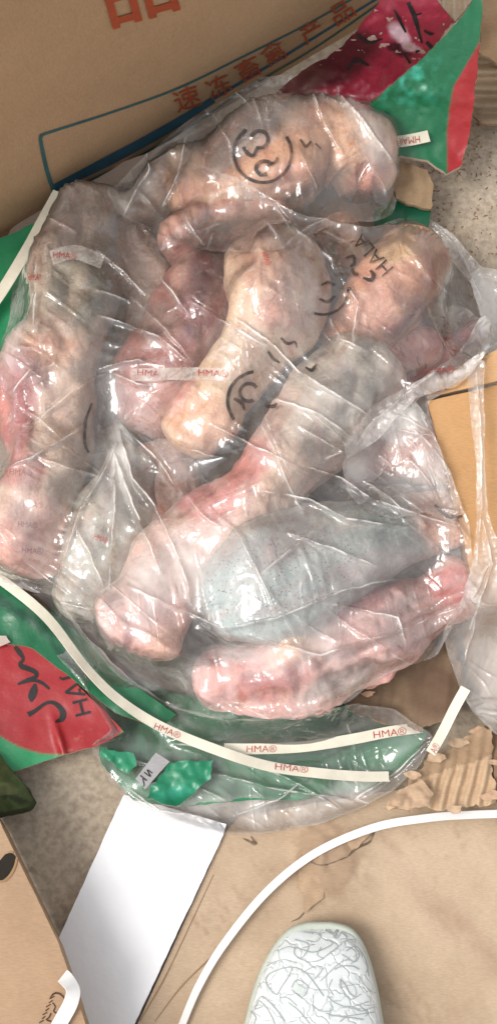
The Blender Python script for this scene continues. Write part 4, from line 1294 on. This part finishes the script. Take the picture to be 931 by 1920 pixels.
up_poly = jag([(200, 365), (265, 300), (330, 246), (398, 184), (470, 146), (560, 140), (640, 152), (690, 185), (725, 240), (755, 310), (752, 350), (735, 402), (700, 415), (650, 418), (600, 430), (560, 470), (480, 480), (380, 470), (300, 440), (220, 400)], 4, 12, 71)
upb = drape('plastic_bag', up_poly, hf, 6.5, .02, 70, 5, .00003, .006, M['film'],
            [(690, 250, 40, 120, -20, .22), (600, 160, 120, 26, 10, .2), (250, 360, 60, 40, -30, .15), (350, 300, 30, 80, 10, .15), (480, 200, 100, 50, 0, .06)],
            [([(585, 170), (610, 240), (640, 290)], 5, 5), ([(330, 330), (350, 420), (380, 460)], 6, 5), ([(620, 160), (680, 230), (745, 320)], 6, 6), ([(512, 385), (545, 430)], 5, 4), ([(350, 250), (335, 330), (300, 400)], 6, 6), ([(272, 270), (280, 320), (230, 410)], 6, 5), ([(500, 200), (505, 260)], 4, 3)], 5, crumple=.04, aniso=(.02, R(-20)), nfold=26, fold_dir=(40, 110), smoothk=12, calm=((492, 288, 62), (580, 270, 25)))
tag(upb, 'smaller clear stamped bag over the large peach knuckle at the top', 'plastic bag')

# third film: crumpled white bundle right of centre
b3 = jag([(640, 870), (680, 810), (720, 770), (770, 745), (800, 780), (820, 840), (845, 890), (862, 950), (850, 985), (800, 960), (740, 975), (680, 955), (650, 920)], 5, 9, 72)
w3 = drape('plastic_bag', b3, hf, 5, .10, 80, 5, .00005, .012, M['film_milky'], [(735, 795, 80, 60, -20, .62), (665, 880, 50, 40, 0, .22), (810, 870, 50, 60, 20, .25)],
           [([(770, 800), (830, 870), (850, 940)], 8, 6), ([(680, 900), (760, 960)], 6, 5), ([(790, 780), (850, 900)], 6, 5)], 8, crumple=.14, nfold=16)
tag(w3, 'crumpled milky film bundle left of the orange tan carton', 'plastic bag')
# fourth: bright gathered film at upper right, running down to the bundle
b4 = jag([(800, 408), (850, 440), (900, 500), (1000, 520), (1000, 640), (940, 660), (860, 720), (780, 745), (700, 830), (650, 860), (640, 830), (700, 760), (780, 715), (860, 660), (900, 600), (880, 530), (830, 470)], 4, 9, 73)
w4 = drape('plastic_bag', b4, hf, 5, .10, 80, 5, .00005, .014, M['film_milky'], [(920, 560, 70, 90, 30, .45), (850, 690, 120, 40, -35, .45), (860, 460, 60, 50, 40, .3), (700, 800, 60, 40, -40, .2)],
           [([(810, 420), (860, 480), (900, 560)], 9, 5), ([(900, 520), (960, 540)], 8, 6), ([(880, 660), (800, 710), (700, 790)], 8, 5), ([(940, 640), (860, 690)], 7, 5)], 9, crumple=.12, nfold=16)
tag(w4, 'gathered shiny film edge running from the concrete down past the small raw cut', 'plastic bag')
# outer liner on green flap
hfl = HField([gf, redp, tb1, tb2, fboard, wb] + SOLIDS, -.28, .30, -.32, .42)
b5 = jag([(100, 1115), (160, 1190), (240, 1270), (330, 1325), (420, 1350), (560, 1345), (660, 1320), (740, 1330), (812, 1380), (790, 1430), (740, 1480), (680, 1515), (600, 1545), (500, 1562), (430, 1566), (340, 1545), (250, 1510), (205, 1470), (170, 1400), (210, 1370), (160, 1290), (90, 1210), (20, 1150), (30, 1110)], 5, 12, 74)
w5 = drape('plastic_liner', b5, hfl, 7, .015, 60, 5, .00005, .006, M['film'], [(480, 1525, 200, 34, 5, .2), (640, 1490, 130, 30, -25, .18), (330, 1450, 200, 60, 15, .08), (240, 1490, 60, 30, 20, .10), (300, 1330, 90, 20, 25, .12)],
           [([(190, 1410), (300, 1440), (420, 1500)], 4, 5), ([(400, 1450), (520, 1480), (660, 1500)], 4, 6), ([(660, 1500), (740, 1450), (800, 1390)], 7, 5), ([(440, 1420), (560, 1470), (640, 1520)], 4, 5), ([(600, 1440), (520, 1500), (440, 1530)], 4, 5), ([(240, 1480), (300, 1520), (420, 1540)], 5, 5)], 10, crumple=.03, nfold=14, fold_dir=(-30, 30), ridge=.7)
tag(w5, 'torn clear liner spilling over the green flap and cream straps at the bottom', 'plastic film')
# strand and veil over the right carton
b6 = jag([(872, 690), (905, 692), (906, 760), (908, 860), (912, 960), (931, 1010), (1000, 1120), (1000, 1420), (931, 1378), (885, 1335), (860, 1290), (838, 1225), (828, 1185), (862, 1130), (884, 1060), (892, 980), (890, 860), (880, 770)], 3, 9, 75)
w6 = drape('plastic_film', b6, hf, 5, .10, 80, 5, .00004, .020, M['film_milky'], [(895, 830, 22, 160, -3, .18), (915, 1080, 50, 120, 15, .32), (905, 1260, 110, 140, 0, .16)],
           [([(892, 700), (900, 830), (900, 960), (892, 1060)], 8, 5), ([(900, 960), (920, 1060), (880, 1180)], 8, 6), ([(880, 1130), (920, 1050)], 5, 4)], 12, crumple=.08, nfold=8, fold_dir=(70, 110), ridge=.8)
tag(w6, 'twisted milky film strand hanging down over the orange tan carton', 'plastic film')

# ------------------------------------------------------------------ stamps on the films
def circ(cx, cy, r, a0, a1, w, sq=1.0, n=14):
    return ([(cx + r * math.cos(R(a)), cy + r * sq * math.sin(R(a))) for a in np.linspace(a0, a1, n)], w)


su = Surf(upb); sm_ = Surf(bag); s3 = Surf(w3)
strokes('stamp', [circ(492, 288, 54, -35, 235, 6), circ(486, 262, 16, -160, 110, 7), ([(456, 276), (464, 288), (474, 292), (482, 276)], [7, 8, 7, 5]), circ(496, 316, 16, 120, 330, 7, .8), ([(500, 312), (516, 304), (520, 296)], [4, 6, 5]), ([(486, 330), (500, 326)], [3, 9]),
                  ([(562, 262), (572, 276), (582, 266)], [5, 6, 4]), ([(590, 270), (600, 280)], [4, 3])], su, M['film_ink'], upb, 3, .0012)
strokes('stamp', [circ(482, 752, 56, 140, 262, 6), circ(466, 736, 17, 60, 330, 7), ([(438, 748), (452, 756), (458, 770)], [6, 8, 4]), ([(498, 762), (512, 764), (520, 756)], [4, 8, 4]),
                  ([(502, 658), (512, 672), (524, 680)], [5, 7, 3]), ([(526, 632), (538, 644), (552, 640), (556, 652)], [4, 6, 5, 3]), ([(572, 690), (584, 696), (592, 684)], [4, 8, 4])], sm_, M['film_ink'], bag, 3, .0012)
strokes('stamp', [circ(604, 540, 50, 0, 110, 5), ([(596, 560), (612, 566), (626, 556)], [4, 7, 4]), ([(600, 536), (612, 530), (626, 536)], [3, 6, 4])], sm_, M['film_ink'], bag, 3, .0012)
strokes('stamp', [([(648, 486), (662, 482), (664, 494), (656, 502)], [4, 6, 5, 3]), ([(660, 504), (664, 514), (672, 516)], [6, 8, 4]), ([(680, 522), (694, 526), (700, 518), (694, 508)], [4, 8, 8, 5])], sm_, M['film_ink'], bag, 2.5, .0012)
text_on('lettering', 'HALA', 697, 479, 88, 27, 228, sm_, M['film_ink'], bag, 0, .0012, .0)
for q_ in (([(96, 484), (140, 474), (192, 492)], 27), ([(246, 704), (330, 702), (432, 702)], 24)):
    strokes('label_strip', [q_], sm_, M['strip'], bag, 5, .0008)
strokes('stamp', [([(815, 946), (830, 962), (848, 970), (866, 968)], [5, 6, 6, 4])], sm_, M['film_ink'], bag, 3, .0012)
strokes('stamp', [([(172, 756), (160, 790), (158, 830), (166, 850)], [3, 6, 6, 4])], sm_, M['film_ink'], bag, 3, .0012)
for (tx, ty, w_, ro) in ((122, 480, 44, 4), (286, 700, 56, 4), (400, 700, 56, 2), (500, 486, 24, 70), (190, 1010, 28, 20), (826, 696, 50, -8), (66, 520, 24, 5)):
    text_on('lettering', 'HMA®', tx, ty, w_, 12, ro, sm_, M['stamp_red'], bag, 0, .001)

# ================================================================== shoe
shoe = empty('shoe')
tag(shoe, 'white sneaker toe with grey line pattern standing on the scuffed cardboard', 'shoe')
yb = pix(580, 1732, .03)
y0 = yb[1]
xc = pix(583, 1850, .03)[0]
Ls = .285
half = [(0, .0), (.012, .020), (.05, .034), (.12, .044), (.22, .050), (.34, .055), (.5, .050), (.65, .043), (.8, .042), (.92, .038), (.98, .024), (1, 0)]


TT = [0, .012, .04, .09, .15, .22, .34, .5, .65, .8, .92, .98, 1]
LL = [.004, .016, .026, .036, .044, .050, .056, .052, .046, .044, .040, .026, .001]
RR = [.010, .024, .033, .040, .045, .049, .053, .046, .040, .042, .038, .024, .001]


def smi(t, A):
    X = catmull(np.stack([TT, A], 1), 400)
    return np.interp(t, np.maximum.accumulate(X[:, 0]), X[:, 1])


def hw(t): return (smi(t, LL) + smi(t, RR)) / 2


def ctr(t): return (smi(t, RR) - smi(t, LL)) / 2 + .004 * (1 - t)


top = [(0, .020), (.02, .034), (.08, .046), (.2, .056), (.34, .066), (.5, .082), (.62, .088), (.8, .080), (1, .075)]
nT, nA = 70, 40
ts = (1 - np.cos(np.linspace(0, np.pi, nT))) / 2


def loft(name, scale_w, zlo, zfun, mat, power, parent):
    V, F = [], []
    for t in ts:
        w = hw(t) * scale_w + 1e-4
        zt = zfun(t)
        for a in range(nA + 1):
            th = math.pi * a / nA
            cx_ = -math.cos(th); sz = abs(math.sin(th)) ** power
            V.append((xc + ctr(t) + w * math.copysign(abs(cx_) ** .85, cx_), y0 - Ls * t, zlo + (zt - zlo) * sz))
    for i in range(nT - 1):
        for a in range(nA):
            q = i * (nA + 1) + a
            F.append((q, q + 1, q + nA + 2, q + nA + 1))
    return mesh_obj(name, V, F, mat, parent)


# sole: extruded outline with a rounded lip
V, F = [], []
outl = [(hw(t) + .0014, t) for t in ts]
loop = [(xc + ctr(t) + w, y0 + .002 - (Ls + .004) * t) for w, t in outl] + [(xc + ctr(t) - w, y0 + .002 - (Ls + .004) * t) for w, t in reversed(outl[1:-1])]
prof = [(.010, .96), (.012, 1.0), (.024, 1.0), (.031, .975), (.032, .93), (.030, .84)]
nl = len(loop); cx0 = xc; cy0 = y0 - Ls / 2
for (z_, k_) in prof:
    for (x_, y_) in loop: V.append((cx0 + (x_ - cx0) * k_, cy0 + (y_ - cy0) * (1 - (1 - k_) * .35), z_))
for r_ in range(len(prof) - 1):
    for k in range(nl):
        F.append((r_ * nl + k, r_ * nl + (k + 1) % nl, (r_ + 1) * nl + (k + 1) % nl, (r_ + 1) * nl + k))
F.append(tuple(range(nl)))
mesh_obj('sole', V, F, M['sole'], shoe)
upper = loft('upper', .985, .026, lambda t: np.interp(t, [a for a, b in top], [b for a, b in top]), M['shoe'], .62, shoe)
ss = Surf(upper)
LN = [([(498, 1836), (506, 1826), (530, 1816), (550, 1814), (566, 1820), (580, 1832), (606, 1868)], 2), ([(520, 1865), (528, 1850), (540, 1832), (548, 1815)], 1.6), ([(498, 1836), (502, 1850), (512, 1862), (520, 1866)], 1.6),
      ([(546, 1852), (556, 1838), (576, 1850), (566, 1870), (546, 1856)], 1.6), ([(558, 1846), (572, 1854)], 1.3), ([(490, 1868), (504, 1878), (520, 1896), (534, 1916)], 2.4), ([(486, 1876), (478, 1892), (492, 1888)], 1.6),
      ([(486, 1876), (500, 1890), (516, 1920)], 1.4), ([(562, 1780), (585, 1786), (606, 1780), (622, 1770), (612, 1762)], 1.6), ([(568, 1748), (600, 1752), (592, 1766), (574, 1764)], 1.6), ([(552, 1762), (578, 1772), (566, 1796), (552, 1790), (552, 1776)], 1.5),
      ([(610, 1744), (622, 1752), (632, 1744), (626, 1760)], 2.6), ([(616, 1742), (630, 1760), (640, 1748), (652, 1758)], 1.5), ([(556, 1796), (580, 1804), (600, 1800), (614, 1790), (640, 1770)], 1.5), ([(648, 1784), (662, 1776), (672, 1790), (664, 1804), (650, 1796), (640, 1790)], 1.7),
      ([(626, 1818), (640, 1812), (660, 1812), (672, 1818)], 2.4), ([(600, 1840), (616, 1824), (636, 1806), (650, 1800)], 1.5), ([(636, 1836), (646, 1846), (654, 1862), (664, 1870)], 2.2), ([(636, 1838), (642, 1858), (656, 1874), (676, 1864)], 1.5),
      ([(612, 1868), (630, 1882), (656, 1888), (690, 1878)], 1.5), ([(584, 1884), (600, 1896), (622, 1894), (618, 1880)], 1.5), ([(540, 1880), (560, 1896), (580, 1920)], 1.4), ([(610, 1900), (640, 1906), (700, 1898)], 1.5), ([(570, 1822), (590, 1812), (604, 1816), (590, 1836)], 1.4),
      ([(648, 1764), (668, 1776), (684, 1800), (690, 1830)], 1.3), ([(672, 1830), (684, 1850), (696, 1860)], 1.3), ([(660, 1890), (676, 1896), (700, 1888)], 1.3), ([(520, 1784), (540, 1776), (556, 1780)], 1.3), ([(500, 1812), (516, 1804), (534, 1800), (556, 1806)], 1.3),
      ([(470, 1896), (480, 1908), (476, 1922)], 1.4), ([(602, 1776), (594, 1790), (606, 1798)], 1.3), ([(622, 1836), (616, 1852), (624, 1866)], 1.3), ([(528, 1870), (540, 1872), (556, 1886)], 1.3), ([(636, 1916), (650, 1908), (680, 1912)], 2.2)]
rs = np.random.RandomState(44)
for _ in range(14):
    q = np.array([rs.uniform(478, 700), rs.uniform(1750, 1925)]); a = rs.uniform(0, 6.28); pts = [q]
    for _k in range(3):
        a += rs.normal(0, .7); q = q + np.array([math.cos(a), math.sin(a)]) * rs.uniform(5, 13); pts.append(q)
    LN.append((pts, rs.choice([.8, 1.0, 1.3])))
strokes('line_pattern', LN, ss, M['shoe_line'], upper, 3, .0006)
for pl in ([(556, 1842), (574, 1852), (566, 1868), (548, 1857)], [(572, 1750), (598, 1754), (590, 1764), (576, 1763)], [(612, 1746), (622, 1752), (630, 1748), (622, 1760)]):
    q = np.array(pl + [tuple(np.mean(pl, 0))], float)
    decal('patch', q, [(k, (k + 1) % 4, 4) for k in range(4)], ss, M['shoe_fill'], upper, .0004)
mesh_obj('collar', *(lambda n: ([(xc - .004 + .031 * math.cos(a), y0 - Ls * .74 + .055 * math.sin(a), z_) for z_, k in ((.088, 1), (.094, 1)) for a in np.linspace(0, 2 * math.pi, n, False)], [(k, (k + 1) % n, n + (k + 1) % n, n + k) for k in range(n)] + [tuple(range(n, 2 * n))]))(28), M['lining'], shoe)

for o in bpy.data.objects:
    if o.type == 'MESH' and o.data.materials and not o.data.polygons: print('EMPTY', o.name)

# ------------------------------------------------------------------ ragged torn curls along the bared flutes
rs = np.random.RandomState(21)
for k_ in range(9):
    x_, y_ = [(735, 1505), (775, 1452), (812, 1420), (858, 1392), (900, 1370), (926, 1430), (924, 1492), (850, 1516), (690, 1300)][k_]
    w_ = rs.uniform(9, 17); a_ = rs.uniform(0, 6.28)
    poly = [(x_ + w_ * (1 + .5 * rs.uniform(-1, 1)) * math.cos(a_ + t) * 1.3, y_ + w_ * .6 * (1 + .5 * rs.uniform(-1, 1)) * math.sin(a_ + t)) for t in np.linspace(0, 5.6, 8)]
    zz = .0375 if k_ < 8 else .050
    sheet('torn_edge', jag(poly, 2.5, 5, 300 + k_), (lambda zz, k_: lambda x, y: zz + .0028 * fb2(x, y, 11, 60 + k_))(zz, k_), 3.5, .0012, (.50 + .06 * rs.rand(), .36, .24), M['board'], tb2 if k_ < 8 else tb1, seed=k_)
